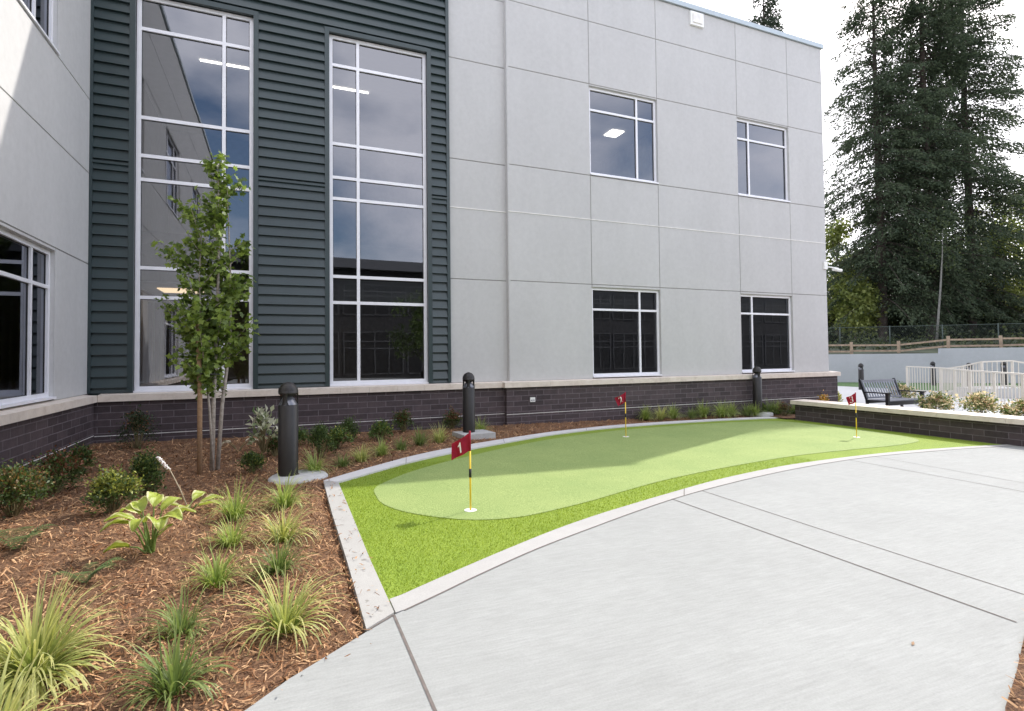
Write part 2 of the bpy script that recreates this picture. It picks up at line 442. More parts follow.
def in_poly(X, Y, poly):
    inside = np.zeros(X.shape, bool); n = len(poly)
    for i in range(n):
        x1, y1 = poly[i]; x2, y2 = poly[(i+1) % n]
        c = ((y1 > Y) != (y2 > Y)) & (X < (x2-x1)*(Y-y1)/((y2-y1) if abs(y2-y1) > 1e-9 else 1e-9)+x1)
        inside ^= c
    return inside

# far ground
m = MB()
for (x0, x1, y0, y1) in ((-400, 400, -400, 400),):
    xs = [-400, -30, 17.14, 400]
    for a, b in zip(xs[:-1], xs[1:]):
        m.face([(a, y0, gz(a)-0.45), (b, y0, gz(b)-0.45), (b, y1, gz(b)-0.45), (a, y1, gz(a)-0.45)])
struct(m.build('ground', 'far_ground'))

# mulch bed, one undulating sheet reaching under kerbs
def mulch_h(X, Y):
    s = np.minimum(np.maximum((Y-2.0)/9, 0), 1)
    base = 0.02 - 0.021*X
    und = 0.018*np.sin(2.1*X+0.7)*np.cos(1.7*Y) + 0.012*np.sin(5.1*X+3.3*Y) + 0.008*np.sin(9.7*X-7.3*Y+1)
    edge = np.clip((Y-11.75)/0.4, 0, 1)*0.04*(X > 5)
    return base - 0.018 + und*0.7 + edge
def sheet(name, x0, x1, y0, y1, st, cut, mat, hf, sink=()):
    xs = np.arange(x0, x1+st/2, st); ys = np.arange(y0, y1+st/2, st)
    X, Y = np.meshgrid(xs, ys); Z = hf(X, Y)
    ins = np.zeros(X.shape, bool)
    for p in cut: ins |= in_poly(X, Y, p)
    if cut:
        grow = ins.copy()
        for p in sink: grow |= in_poly(X, Y, p)
        g2 = grow.copy(); g2[1:] |= grow[:-1]; g2[:-1] |= grow[1:]; g2[:, 1:] |= grow[:, :-1]; g2[:, :-1] |= grow[:, 1:]
        Z = np.where(g2, np.minimum(Z, 0.02-0.021*X-0.045), Z)
    idx = np.arange(X.size).reshape(X.shape)
    V = np.stack([X.ravel(), Y.ravel(), Z.ravel()], 1)
    F = np.stack([idx[:-1, :-1], idx[:-1, 1:], idx[1:, 1:], idx[1:, :-1]], -1)
    drop = ins[:-1, :-1] & ins[:-1, 1:] & ins[1:, 1:] & ins[1:, :-1]
    F = F[~drop]
    me = bpy.data.meshes.new(name); me.from_pydata(V.tolist(), [], F.tolist())
    for p in me.polygons: p.use_smooth = True
    me.materials.append(MATS[mat]); o = bpy.data.objects.new(name, me); col.objects.link(o)
    return o
PATIO_CUT = PATIO_L[::-1] + FO + [(13.15, -5), (-3.2, -5)]
struct(sheet('mulch_bed', -3.3, 13.15, -0.2, 12.4, 0.045, [TURF, PATIO_CUT], 'mulch', mulch_h, [SHELL]))
struct(sheet('mulch_bed', 12.95, 16.9, 10.95, 12.4, 0.1, [], 'mulch', lambda X, Y: 0.02-0.021*X+0.02))
m = MB(); m.face([(x, y, gz(x)+0.002) for x, y in BEDR][::-1]); m.prism([(x, y) for x, y in BEDR], lambda x, y: gz(x)+0.012+0.004*math.sin(x*9), lambda x, y: gz(x)-0.1)
struct(m.build('mulch_bed', 'mulch'))

# patio slab
m = MB()
patio = PATIO_L[::-1] + FO + [(13.15, 4), (13.15, -24), (-3.05, -24)]
m.prism(patio, lambda x, y: gz(x), lambda x, y: gz(x)-0.12)
struct(m.build('patio', 'patio_concrete'))
# joints: dark filler strips
m = MB()
def strip(P, w, dz=0.003):
    P = [Vector((x, y)) for x, y in P]
    L, Q = [], []
    for i, p in enumerate(P):
        d = (P[min(i+1, len(P)-1)] - P[max(i-1, 0)]).normalized(); n = Vector((-d.y, d.x))
        L.append(p+n*w/2); Q.append(p-n*w/2)
    for i in range(len(P)-1):
        m.face([(q.x, q.y, gz(q.x)+dz) for q in (Q[i], Q[i+1], L[i+1], L[i])])
strip([(0.655, 3.42), (0.648, 2.44), (0.64, 0.5), (0.6, -24)], 0.016)
strip([(4.15, 5.08), (4.15, 2.05), (4.15, 1.9)], 0.012, 0.0035); strip([(4.76, 5.27), (4.72, 3.6), (4.70, 2.1)], 0.010)
strip([(8.52, 6.05), (8.48, 3.7), (8.45, -24)], 0.012, 0.0035); strip([(9.25, 6.11), (9.1, 4.0), (9.05, -24)], 0.010)
strip([(12.4, 6.0), (12.35, -24)], 0.012, 0.0035)
strip([(0.47, 3.285), (0.655, 3.425)], 0.012, 0.0045)
strip([(x, y-0.006) for x, y in FO[1:]], 0.013, 0.004)
struct(m.build('joint', 'joint_filler'))

# turf
m = MB(); m.face([(x, y, gz(x)-0.012) for x, y in TURF]); struct(m.build('turf', 'turf_long'))
m = MB(); m.face([(x, y, gz(x)-0.007) for x, y in OV]); o = m.build('putting_green', 'turf_short'); struct(o)
# fringe pile
def turf_pile():
    n = 190000
    X = rng.uniform(0.6, 8.0, n); Y = rng.uniform(3.4, 8.3, n)
    keep = in_poly(X, Y, TURF) & ~in_poly(X+rng.normal(0, 0.012, n), Y+rng.normal(0, 0.012, n), OV)
    dist = np.hypot(X, Y); keep &= rng.uniform(0, 1, n) < np.clip(6.0/dist, 0, 1)**1.5
    X, Y = X[keep], Y[keep]; n = len(X)
    P = np.stack([X, Y, 0.02-0.021*X-0.013], 1)
    D = rand_unit(n)*0.45; D[:, 2] = 1.0
    L = rng.uniform(0.010, 0.022, n); Wd = rng.uniform(0.003, 0.006, n)
    a = rng.uniform(0, 2*math.pi, n); S = np.stack([np.cos(a), np.sin(a), 0*a], 1)
    tip = P + D*L[:, None]
    V = np.stack([P-S*Wd[:, None]/2, P+S*Wd[:, None]/2, tip], 1).reshape(-1, 3)
    t = rng.uniform(0, 1, n)[:, None]
    C = (1-t)*np.array([0.13, 0.195, 0.015]) + t*np.array([0.33, 0.41, 0.06])
    o = np_mesh('turf_pile', V, 3, np.repeat(C, 3, axis=0), 'blade'); stuff(o)
    tag(o, 'long bright green turf pile of the fringe round the putting surface', 'turf')
turf_pile()

# kerbs
def kerb(name, A, B, mat, cat_label, up=0.0):
    m = MB(); m.prism(list(A)+list(B)[::-1], lambda x, y: gz(x)+up, lambda x, y: gz(x)-0.15)
    return m.build(name, mat)
def kerb_strip(A, B, up, mat):
    m = MB(); n = min(len(A), len(B)); 
    for i in range(n-1):
        a, b, c, d = A[i], A[i+1], B[i+1], B[i]
        m.face([(a[0], a[1], gz(a[0])+up), (d[0], d[1], gz(d[0])+up), (c[0], c[1], gz(c[0])+up), (b[0], b[1], gz(b[0])+up)])
        for p, q in ((a, b), (d, c)):
            m.face([(p[0], p[1], gz(p[0])+up), (q[0], q[1], gz(q[0])+up), (q[0], q[1], gz(q[0])-0.15), (p[0], p[1], gz(p[0])-0.15)])
    for a, d in ((A[0], B[0]), (A[n-1], B[n-1])):
        m.face([(a[0], a[1], gz(a[0])+up), (d[0], d[1], gz(d[0])+up), (d[0], d[1], gz(d[0])-0.15), (a[0], a[1], gz(a[0])-0.15)])
    return m.build('kerb', mat)
struct(kerb_strip(LEFT_OUT, LEFT_IN, 0.012, 'kerb_stained'))
struct(kerb_strip(BO, BI, 0.012, 'kerb_pale'))
m = MB(); m.prism([(0.672, 3.452)]+[(x, y+0.003) for x, y in FO[1:]]+FI[1:][::-1]+[(0.672, 3.66)], lambda x, y: gz(x)+0.003, lambda x, y: gz(x)-0.15)
struct(m.build('kerb', 'kerb_concrete'))
m = MB()
for i in (14, 26, 38, 50):       # saw cuts in the back kerb
    a, b = BO[i], BI[i]; m.bar((a[0], a[1], gz(a[0])+0.0115), (b[0], b[1], gz(b[0])+0.0115), 0.008, 0.003)
a, b = FO[32], FI[32]; m.bar((a[0], a[1], gz(a[0])+0.0025), (b[0], b[1], gz(b[0])+0.0025), 0.01, 0.003)
struct(m.build('joint', 'joint_filler'))

# plaza beyond the seat wall
m = MB()
m.face([(13.6, -24, -0.34), (75, -24, -0.34), (75, 70, -0.34), (13.6, 70, -0.34)])
struct(m.build('plaza', 'plaza_concrete'))
m = MB(); m.face([(29.1, 21.5, -0.334), (29.2, 16.2, -0.334), (31.5, 12.6, -0.334), (35, 9, -0.334), (46, 12, -0.334), (26, 31, -0.334)]); struct(m.build('lawn', 'lawn_green'))
m = MB(); m.prism([(13.58, 10.9), (13.58, -6), (16.6, -6), (16.6, 10.3), (15.6, 10.9)], lambda x, y: -0.30, lambda x, y: -0.4); m.m = 0
struct(m.build('planting_bed', 'mulch'))
m = MB(); m.prism([(16.72, 12.35), (17.6, 12.9), (18.5, 15.5), (17.5, 17.5), (16.6, 17.5)], lambda x, y: -0.31, lambda x, y: -0.4)
struct(m.build('planting_bed', 'mulch'))

# mulch chips
def chips(n, box, cut, cutin, dens_ref, name, lab):
    X = rng.uniform(box[0], box[1], n); Y = rng.uniform(box[2], box[3], n)
    keep = np.ones(n, bool)
    for p in cut: keep &= ~in_poly(X, Y, p)
    for p in cutin: keep &= in_poly(X, Y, p)
    keep &= rng.uniform(0, 1, n) < np.clip(dens_ref/np.hypot(X, Y), 0.12, 1)**1.3
    # keep only what stands in front of the lens or just beside it
    ang = np.degrees(np.arctan2(X, Y)); keep &= (ang > -28) & (ang < 75)
    X, Y = X[keep], Y[keep]; n = len(X)
    Z = mulch_h(X, Y) if not cutin else 0.02-0.021*X+0.014
    Z = Z + rng.uniform(-0.002, 0.024, n)
    P = np.stack([X, Y, Z], 1)
    a = rng.uniform(0, 2*math.pi, n); tilt = rng.normal(0, 0.38, n)
    D = np.stack([np.cos(a)*np.cos(tilt), np.sin(a)*np.cos(tilt), np.sin(tilt)], 1)
    Nn = rand_unit(n)*0.55; Nn[:, 2] += 1
    far = np.clip(np.hypot(X, Y)/5, 1, 2.2)
    L = rng.gamma(2.6, 0.015, n)*far**0.5 + 0.010; Wd = rng.uniform(0.003, 0.011, n)*far**0.5
    S = np.cross(D, Nn); S /= np.linalg.norm(S, axis=1, keepdims=True); U = np.cross(S, D)
    L_, W_ = L[:, None], Wd[:, None]
    bow = rng.normal(0, 0.10, n)[:, None]*L_
    p0 = P - D*L_/2; p1 = P + U*bow; p2 = P + D*L_/2
    k = rng.uniform(0.4, 1.0, n)[:, None]
    q1 = np.stack([p0-S*W_*k/2, p0+S*W_*k/2, p1+S*W_/2, p1-S*W_/2], 1); q2 = np.stack([p1-S*W_/2, p1+S*W_/2, p2+S*W_*k*0.3, p2-S*W_*k*0.3], 1)
    V = np.concatenate([q1, q2], 1).reshape(-1, 3)
    t = rng.uniform(0, 1, n)[:, None]**1.6; g = rng.uniform(0.75, 1.15, n)[:, None]
    C = ((1-t)*np.array([0.20, 0.09, 0.042]) + t*np.array([0.60, 0.38, 0.21]))*g
    o = np_mesh(name, V, 4, np.repeat(C, 8, axis=0), 'chip'); stuff(o); tag(o, lab, 'mulch')
chips(300000, (-3.2, 13.1, 1.0, 12.15), [SHELL, PATIO_CUT], [], 4.2, 'mulch_chips', 'loose shredded brown bark chips over the planting bed by the building')
chips(9000, (2.5, 6.4, -0.5, 2.1), [], [BEDR], 6, 'mulch_chips', 'loose bark chips in the small bed beside the patio corner')

chips(130, (0.45, 0.75, 3.3, 7.4), [], [LEFT_OUT[::-1]+LEFT_IN], 6, 'mulch_chips', 'a few bark chips strewn on the left concrete kerb')
chips(60, (-1.0, 0.75, 1.9, 3.3), [], [[(0.47,3.27),(-1.0,2.04),(-0.9,1.93),(0.6,3.2)]], 6, 'mulch_chips', 'a few bark chips strewn along the near paving edge')
# ------------------------------------------------------------------ the building
B = thing('office_building', 'two-storey grey stucco building with dark green lap siding and brick base', 'building', (0, 0, 0))
TOP, TOPS = 11.62, 12.15
S_Y, B_Y, W_X = 12.43, 12.30, -3.25
class Plane:
    """maps (u along the wall, v up, d inward) to world"""
    def __init__(s, kind, off): s.k = kind; s.o = off
    def p(s, u, v, d): return (u, s.o+d, v) if s.k == 'Y' else (s.o-d, u, v)
    def box(s, m, u0, u1, v0, v1, d0, d1):
        m.hexa([s.p(u0, v0, d0), s.p(u1, v0, d0), s.p(u1, v0, d1), s.p(u0, v0, d1), s.p(u0, v1, d0), s.p(u1, v1, d0), s.p(u1, v1, d1), s.p(u0, v1, d1)])
PS, PB, PW = Plane('Y', S_Y), Plane('Y', B_Y), Plane('X', W_X)

def panels(pl, cells, name):
    m = MB(); g = 0.007; t = 0.013
    for (u0, u1, v0, v1) in cells:
        c = 0.005
        a = [pl.p(u0+g, v0+g, t), pl.p(u1-g, v0+g, t), pl.p(u1-g, v1-g, t), pl.p(u0+g, v1-g, t)]
        b = [pl.p(u0+g+c, v0+g+c, 0), pl.p(u1-g-c, v0+g+c, 0), pl.p(u1-g-c, v1-g-c, 0), pl.p(u0+g+c, v1-g-c, 0)]
        m.m = 0
        m.face(b)
        for i in range(4): m.face([a[i], a[(i+1) % 4], b[(i+1) % 4], b[i]])
        m.m = 1; m.face([pl.p(u0, v0, t), pl.p(u1, v0, t), pl.p(u1, v1, t), pl.p(u0, v1, t)])
        m.m = 0; pl.box(m, u0, u1, v0, v1, t+0.001, 0.28)
    return m.build(name, ['stucco', 'joint'], B)

XC = [5.2, 7.57, 9.77, 12.75, 14.90, 16.5]
ROWS = [(0.96, 3.44), (3.44, 6.33), (6.33, 8.78), (8.78, 10.47), (10.47, TOP)]
cells = []
for i in range(5):
    for j, (v0, v1) in enumerate(ROWS):
        if i in (1, 3) and j == 0: cells += [(XC[i], XC[i+1], 3.365, 3.44)]; continue
        if i in (1, 3) and j == 2: cells += [(XC[i], XC[i+1], 8.73, 8.78)]; continue
        cells.append((XC[i], XC[i+1], v0, v1))
panels(PB, cells, 'stucco_wall')
panels(PS, [(3.72, 5.25, v0, v1) for v0, v1 in ROWS[:-1]] + [(3.72, 5.25, 10.47, TOPS)], 'stucco_wall')
m = MB(); PB.box(m, 5.2, 5.202, 0.96, TOP, 0.0, 0.14); 
m = MB(); m.box(5.196, 5.25, B_Y+0.004, S_Y+0.1, 0.96, TOP); m.build('wall_return', 'stucco', B)
# left wing
WWIN = [(8.20, 10.77), (2.6, 5.17), (-3.0, -0.43), (-8.6, -6.03)]
wr = [(0.96, 3.38), (3.38, 5.08), (5.08, 6.47), (6.47, 9.0), (9.0, 10.47), (10.47, 12.15)]
ub = [-14.0]
for a, b_ in WWIN[::-1]: ub += [a, b_]
ub += [12.43]
cells = []
for i in range(len(ub)-1):
    for (v0, v1) in wr:
        if i % 2 == 1 and (v0 in (0.96, 6.47)):
            cells.append((ub[i], ub[i+1], v1-0.06, v1)) ; continue
        cells.append((ub[i], ub[i+1], v0, v1))
cells_w = []
for c in cells: cells_w.append(c)
# merge columns in the rows that show no upright joint
merged = []
for (v0, v1) in wr:
    if v0 in (0.96, 6.47):
        merged += [c for c in cells_w if abs(c[3]-v1) < 1e-6 and (c[2] == v0 or c[2] == v1-0.06)]
    else: merged.append((-14.0, 12.43, v0, v1))
panels(PW, merged, 'stucco_wall')
# thin pale bead at z 5.16
m = MB(); PB.box(m, 5.2, 16.5, 5.145, 5.165, -0.012, 0.01); PS.box(m, 3.73, 5.2, 5.145, 5.165, -0.012, 0.01)
m.build('trim_bead', 'bead', B)

# siding
PITCH = 0.2055
def lap(m, u0, u1, v0, v1):
    k = math.floor(v0/PITCH)
    while k*PITCH < v1:
        z = k*PITCH
        prof = [(z, 0.0), (z+0.042, 0.0), (z+0.047, -0.062), (z+PITCH, -0.020), (z+PITCH, 0.0)]
        for (a, da), (b_, db) in zip(prof[:-1], prof[1:]):
            a2, b2 = max(a, v0), min(b_, v1)
            if b2 < a2 - 1e-9 or (b2 == a2 and a != b_): continue
            if b_ != a:
                fa = (a2-a)/(b_-a); fb = (b2-a)/(b_-a); d1 = da+(db-da)*fa; d2 = da+(db-da)*fb
            else: d1, d2 = da, db
            m.face([PS.p(u0, a2, d1), PS.p(u1, a2, d1), PS.p(u1, b2, d2), PS.p(u0, b2, d2)])
        k += 1
    for u in (u0, u1): pass
m = MB()
T1a, T1b, T2a, T2b = -2.54, -0.48, 1.02, 3.20
ZB, ZT = 0.975, 8.74
lap(m, W_X, T1a-0.09, ZB, ZT+0.1); lap(m, T1b+0.09, T2a-0.09, ZB, ZT+0.1); lap(m, T2b+0.09, 3.72, ZB, ZT+0.1); lap(m, W_X, 3.72, ZT+0.1, TOPS)
for (a, b_) in ((W_X, T1a), (T1b, T2a), (T2b, 3.72), ): PS.box(m, a, b_, 0.9, TOPS, 0.002, 0.28)
for (a, b_) in ((T1a, T1b), (T2a, T2b)): PS.box(m, a, b_, ZT, TOPS, 0.002, 0.28)
m.build('metal_siding', 'siding', B)
m = MB()
for a, b_ in ((T1a, T1b), (T2a, T2b)):
    PS.box(m, a-0.095, a, ZB, ZT+0.095, -0.064, 0.1); PS.box(m, b_, b_+0.095, ZB, ZT+0.095, -0.064, 0.1); PS.box(m, a, b_, ZT, ZT+0.098, -0.070, 0.1)
PS.box(m, 3.66, 3.735, ZB, TOPS, -0.066, 0.001); PS.box(m, W_X+0.001, W_X+0.05, ZB, TOPS, -0.066, 0.001)
for a, b_ in ((W_X+0.05, T1a-0.097), (T1b+0.097, T2a-0.097), (T2b+0.097, 3.658)):
    PS.box(m, a, b_, 5.30, 5.345, -0.068, -0.001)
m.build('siding_trim', 'siding', B)

# brick base with ledge and flashing
m = MB()
m.box(W_X-0.2, 5.05, S_Y-0.15, S_Y+0.1, -0.7, 0.822); m.box(5.05, 16.68, B_Y-0.15, B_Y+0.1, -0.9, 0.822)
m.build('brick_base', 'brick_x', B)
m = MB(); m.box(W_X-0.1, W_X+0.13, -14, S_Y-0.151, -0.7, 0.822); m.build('brick_base', 'brick_y', B); m = MB(); m.box(16.5, 16.682, B_Y+0.1, 24, -0.9, 0.822); m.build('brick_base', 'brick_y', B)
m = MB()
def ledge_run(m, a, b_, fn, L=0.61, gap=0.004):
    u = a
    while u < b_-0.01:
        v = min(u+L, b_); fn(m, u+gap/2, v-gap/2); u = v
def ledge_y(yf):
    def fn(m, u, v):
        m.hexa([(u, yf, .822), (v, yf, .822), (v, yf+.35, .822), (u, yf+.35, .822), (u, yf, .945), (v, yf, .945), (v, yf+.35, .975), (u, yf+.35, .975)])
    return fn
def ledge_x(m, u, v):
    xf = W_X+0.20
    m.hexa([(xf, u, .822), (xf, v, .822), (xf-.35, v, .822), (xf-.35, u, .822), (xf, u, .945), (xf, v, .945), (xf-.35, v, .975), (xf-.35, u, .975)])
ledge_run(m, W_X+0.2, 4.98, ledge_y(S_Y-0.22)); ledge_run(m, 4.98, 16.75, ledge_y(B_Y-0.22)); ledge_run(m, -14, S_Y-0.225, ledge_x)
m.box(16.5, 16.75, B_Y+0.135, 24, 0.822, 0.96)
m.build('stone_ledge', 'stone', B)
m = MB(); m.box(W_X+0.14, 5.04, S_Y-0.155, S_Y-0.149, .183, .195); m.box(5.043, 16.685, B_Y-0.155, B_Y-0.149, .168, .180); m.box(W_X+0.129, W_X+0.135, -14, S_Y-0.156, .20, .212)
m.build('flashing_strip', 'bead', B)

# parapet cap, roof, back, far side, floors
m = MB(); m.box(5.15, 16.56, B_Y-0.06, B_Y+0.35, TOP, TOP+0.14); m.box(16.2, 16.56, B_Y+0.35, 26, TOP, TOP+0.14)
m.box(W_X+0.06, 5.15, S_Y-0.06, S_Y+0.35, TOPS, TOPS+0.14); m.box(W_X-0.35, W_X+0.06, -14, S_Y+0.35, 12.15, 12.29)
m.build('parapet_cap', 'cap_metal', B)
m = MB(); m.box(5.0, 16.2, B_Y+0.3, 26, 11.0, 11.2); m.box(W_X, 5.0, S_Y+0.3, 26, 11.4, 11.6); m.box(-16, W_X-0.3, -14, 26, 11.4, 11.6); m.build('roof', 'roofing', B)
m = MB(); m.box(16.2, 16.5, B_Y+0.28, 26, 0.96, TOP); m.box(W_X-13, 16.5, 26, 26.3, -0.5, TOP); m.box(-16.3, -16, -14, 26, -.5, TOP); m.box(-16.3, W_X-0.3, -14.3, -14, -.5, 12.15); m.build('stucco_wall', 'stucco', B)
# rooms
m = MB(); m.m = 0
m.box(-3.2, 5.05, 20.0, 20.2, 0, 11.3); m.box(5.05, 5.2, S_Y+0.3, 26, 0, 11); m.box(5.2, 16.2, 17.5, 17.7, 0, 11); m.box(11.2, 11.35, B_Y+0.3, 17.5, 0, 11)
m.box(-9.0, -8.8, -14, 12.4, 0, 11.3); m.box(-16, -3.3, S_Y+0.3, S_Y+0.5, 0, 11.3); m.box(-8.8, -3.55, 6.6, 6.75, 0, 11.3); m.box(-8.8, -3.55, 0.9, 1.05, 0, 11.3)
m.box(-3.5, -3.3, S_Y+0.28, 26, 0, 11)
m.build('interior_wall', 'room', B)
m = MB(); m.box(5.2, 16.2, B_Y+0.3, 17.5, 8.86, 8.9); m.box(5.2, 16.2, B_Y+0.3, 17.5, 3.46, 3.5); m.box(-3.3, 5.05, S_Y+0.3, 20, 8.86, 8.9); m.box(-3.3, 5.05, 15.6, 20, 3.46, 3.5)
m.box(-8.8, -3.55, -14, 12.4, 9.0, 9.05); m.box(-8.8, -3.55, -14, 12.4, 3.4, 3.45)
m.build('interior_ceiling', 'ceiling', B)
m = MB(); m.box(-8.8, 16.2, 12.75, 26, 0.0, 0.5); m.box(5.2, 16.2, B_Y+0.3, 17.5, 4.4, 4.7); m.box(-3.3, 5.05, 15.6, 20, 4.4, 4.7); m.box(-8.8, -3.55, -14, 12.4, 4.4, 4.7); m.box(-8.8, -3.55, -14, 12.4, 0.2, 0.5)
m.build('interior_floor', 'room_floor', B)
for (x0, x1, y0, y1, z, mt) in ((-1.75, -0.15, 14.92, 14.98, 8.852, 'lamp_white'), (0.9, 2.27, 15.1, 15.16, 8.852, 'lamp_white'), (9.9, 10.35, 14.7, 15.2, 8.852, 'lamp_white'),
                               (-2.9, -1.9, 16.6, 17.6, 3.452, 'lamp_warm'), (-0.2, 0.9, 16.6, 17.6, 3.452, 'lamp_warm')):
    m = MB(); m.box(x0, x1, y0, y1, z-0.02, z); m.build('ceiling_light', mt, B)

def window(pl, u0, u1, v0, v1, mu, mv, d=0.07, sill=True):
    m = MB(); fw = 0.078 if v1-v0 > 5 else 0.062; mw_ = 0.066 if v1-v0 > 5 else 0.055
    dd = 0.09
    pl.box(m, u0, u0+fw, v0, v1, d, d+dd); pl.box(m, u1-fw, u1, v0, v1, d, d+dd)
    pl.box(m, u0+fw, u1-fw, v0, v0+fw, d, d+dd); pl.box(m, u0+fw, u1-fw, v1-fw, v1, d, d+dd)
    for u in mu: pl.box(m, u-mw_/2, u+mw_/2, v0+fw, v1-fw, d+0.004, d+dd-0.01)
    us = [u0+fw] + [x for u in sorted(mu) for x in (u-mw_/2, u+mw_/2)] + [u1-fw]
    for v in mv:
        for i in range(0, len(us), 2): pl.box(m, us[i], us[i+1], v-mw_/2, v+mw_/2, d+0.004, d+dd-0.01)
    fr = m.build('window', 'aluminium', B)
    # dark gaskets and the panes
    g = MB(); vs = [v0+fw] + [x for v in sorted(mv) for x in (v-mw_/2, v+mw_/2)] + [v1-fw]
    k = MB()
    for i in range(0, len(us), 2):
        for j in range(0, len(vs), 2):
            a, b_, c, e = us[i], us[i+1], vs[j], vs[j+1]; q = 0.010
            for (x0, x1, y0, y1) in ((a, a+q, c, e), (b_-q, b_, c, e), (a+q, b_-q, c, c+q), (a+q, b_-q, e-q, e)):
                pl.box(k, x0, x1, y0, y1, d+0.035, d+0.055)
            t = rnd.uniform(-0.0012, 0.0012)
            g.face([pl.p(a, c, d+0.045+t), pl.p(b_, c, d+0.045-t), pl.p(b_, e, d+0.045-t), pl.p(a, e, d+0.045+t)])
    g.build('pane', 'glass', fr); k.build('gasket', 'rubber', fr)
    if sill:
        s = MB(); pl.box(s, u0-0.0, u1+0.0, v0-0.035, v0-0.001, -0.03, d+dd); s.build('sill', 'aluminium', fr)
TH = [8.08, 6.32, 5.57, 5.10, 3.375, 2.80]
window(PS, T1a, T1b, 1.0, ZT, [-1.03], TH, 0.05); window(PS, T2a, T2b, 1.0, ZT, [1.64], TH, 0.05)
window(PB, 7.57, 9.77, 1.03, 3.365, [9.13], [2.79]); window(PB, 7.57, 9.77, 6.38, 8.73, [9.13], [8.13])
window(PB, 12.75, 14.90, 1.03, 3.365, [13.27], [2.79]); window(PB, 12.75, 14.90, 6.38, 8.73, [13.27], [8.13])
for a, b_ in WWIN:
    w3 = (b_-a)
    window(PW, a, b_, 1.03, 3.32, [b_-0.68, b_-1.86], [2.75]); window(PW, a, b_, 6.52, 8.94, [b_-0.68, b_-1.86], [8.3])

# roller blinds behind the upper lights, brown slats behind the first tall window
simple('blind', (0.55, 0.54, 0.52), 0.9, 0, 0.03); simple('slat_brown', (0.22, 0.14, 0.10), 0.8, 0, 0.1)
for pl, a, b_ in ((PS, T2a, T2b), (PB, 7.57, 9.77), (PB, 12.75, 14.90)):
    m = MB(); pl.box(m, a+0.08, b_-0.08, 2.80, 3.33, 0.19, 0.20); m.build('roller_blind', 'blind', B)
m = MB()
for k in range(6): PS.box(m, -2.36+k*0.115, -2.36+k*0.115+0.07, 1.12, 2.72, 0.24, 0.25)
m.build('slatted_blind', 'slat_brown', B)
# fixtures on the wall
t = thing('wall_light', 'small square white lamp mounted high under the parapet of the grey wall', 'wall light', (11.24, B_Y, 11.36))
m = MB(); m.box(-0.24, 0.24, -0.06, 0, -0.2, 0.2); m.build('housing', 'bench_slat' if False else 'white_plastic', t)
m = MB(); m.box(-0.17, 0.17, -0.085, -0.061, -0.13, 0.13); m.build('lens', 'lamp_off' if False else 'bead', t)
t = thing('security_camera', 'white security camera on the far corner of the grey building', 'camera', (16.5, 12.42, 4.42))
m = MB(); m.box(-0.16, 0.0, -0.17, -0.12, -0.12, 0.12); m.box(0.001, 0.05, -0.12, 0.12, -0.12, 0.12); m.build('mounting_box', 'white_plastic', t)
m = MB(); m.tube([(0.04, 0.05, 0.02), (0.4, 0.05, 0.0), (0.8, 0.05, -0.02)], 0.022, 8); m.tube([(0.55, 0.05, -0.06), (0.95, 0.05, -0.08)], 0.05, 10); m.build('arm', 'white_plastic', t)
t = thing('electrical_outlet', 'white weatherproof outlet cover set in the brick base', 'outlet', (5.73, B_Y-0.15, 0.51))
m = MB(); m.box(-0.065, 0.065, -0.03, -0.001, -0.055, 0.055); m.build('cover_plate', 'white_plastic', t)
m = MB(); m.box(-0.045, -0.01, -0.034, -0.031, -0.03, 0.0); m.box(0.01, 0.045, -0.034, -0.031, -0.03, 0.0); m.build('socket', 'bench_slat', t)

# building across the courtyard, seen mirrored in the glass
O = thing('courtyard_building', 'dark sided building across the courtyard mirrored in the tall windows', 'building', (0, 0, 0))
m = MB(); m.box(-24, 80, -34, -20, -1, 8.6); m.build('wall', 'far_siding', O)
m = MB(); m.hexa([(-25, -35, 8.6), (81, -35, 8.6), (81, -19.2, 8.6), (-25, -19.2, 8.6), (-20, -30, 10.2), (76, -30, 10.2), (76, -24, 10.2), (-20, -24, 10.2)]); m.build('roof', 'roofing', O)
PO = Plane('Y', -20.0)
for x in range(-20, 75, 5):
    for z0, z1 in ((0.2, 3.6), (5.0, 7.4)):
        m = MB(); q = 0.09
        cols_ = [x+4.6*k/4 for k in range(5)]; rows_ = [z0, z0+(z1-z0)*0.62, z0+(z1-z0)*0.78, z1]
        for c_ in cols_: m.box(c_-q/2, c_+q/2, -20.0, -19.93, z0, z1)
        for r_ in rows_:
            for a_, b_ in zip(cols_[:-1], cols_[1:]): m.box(a_+q/2, b_-q/2, -20.0, -19.935, r_-q/2, r_+q/2)
        wf = m.build('window', 'mid_frame', O)
        m = MB(); m.box(x, x+4.6, -20, -19.97, z0, z1); m.build('pane', 'black', wf)

# ------------------------------------------------------------------ seat wall
t = thing('seat_wall', 'low dark brick seat wall with pale stone cap beside the turf', 'wall', (0, 0, 0))
m = MB(); m.box(13.15, 13.5, -8, 10.85, -0.6, 0.165); m.build('brick_wall', 'brick_y', t)
m = MB()
u = 10.93
while u > -8:
    L = 1.22
    m.hexa([(13.06, u-L+.003, .165), (13.6, u-L+.003, .165), (13.6, u-.003, .165), (13.06, u-.003, .165), (13.06, u-L+.003, .268), (13.6, u-L+.003, .278), (13.6, u-.003, .278), (13.06, u-.003, .268)])
    u -= L
m.build('stone_cap', 'stone', t)

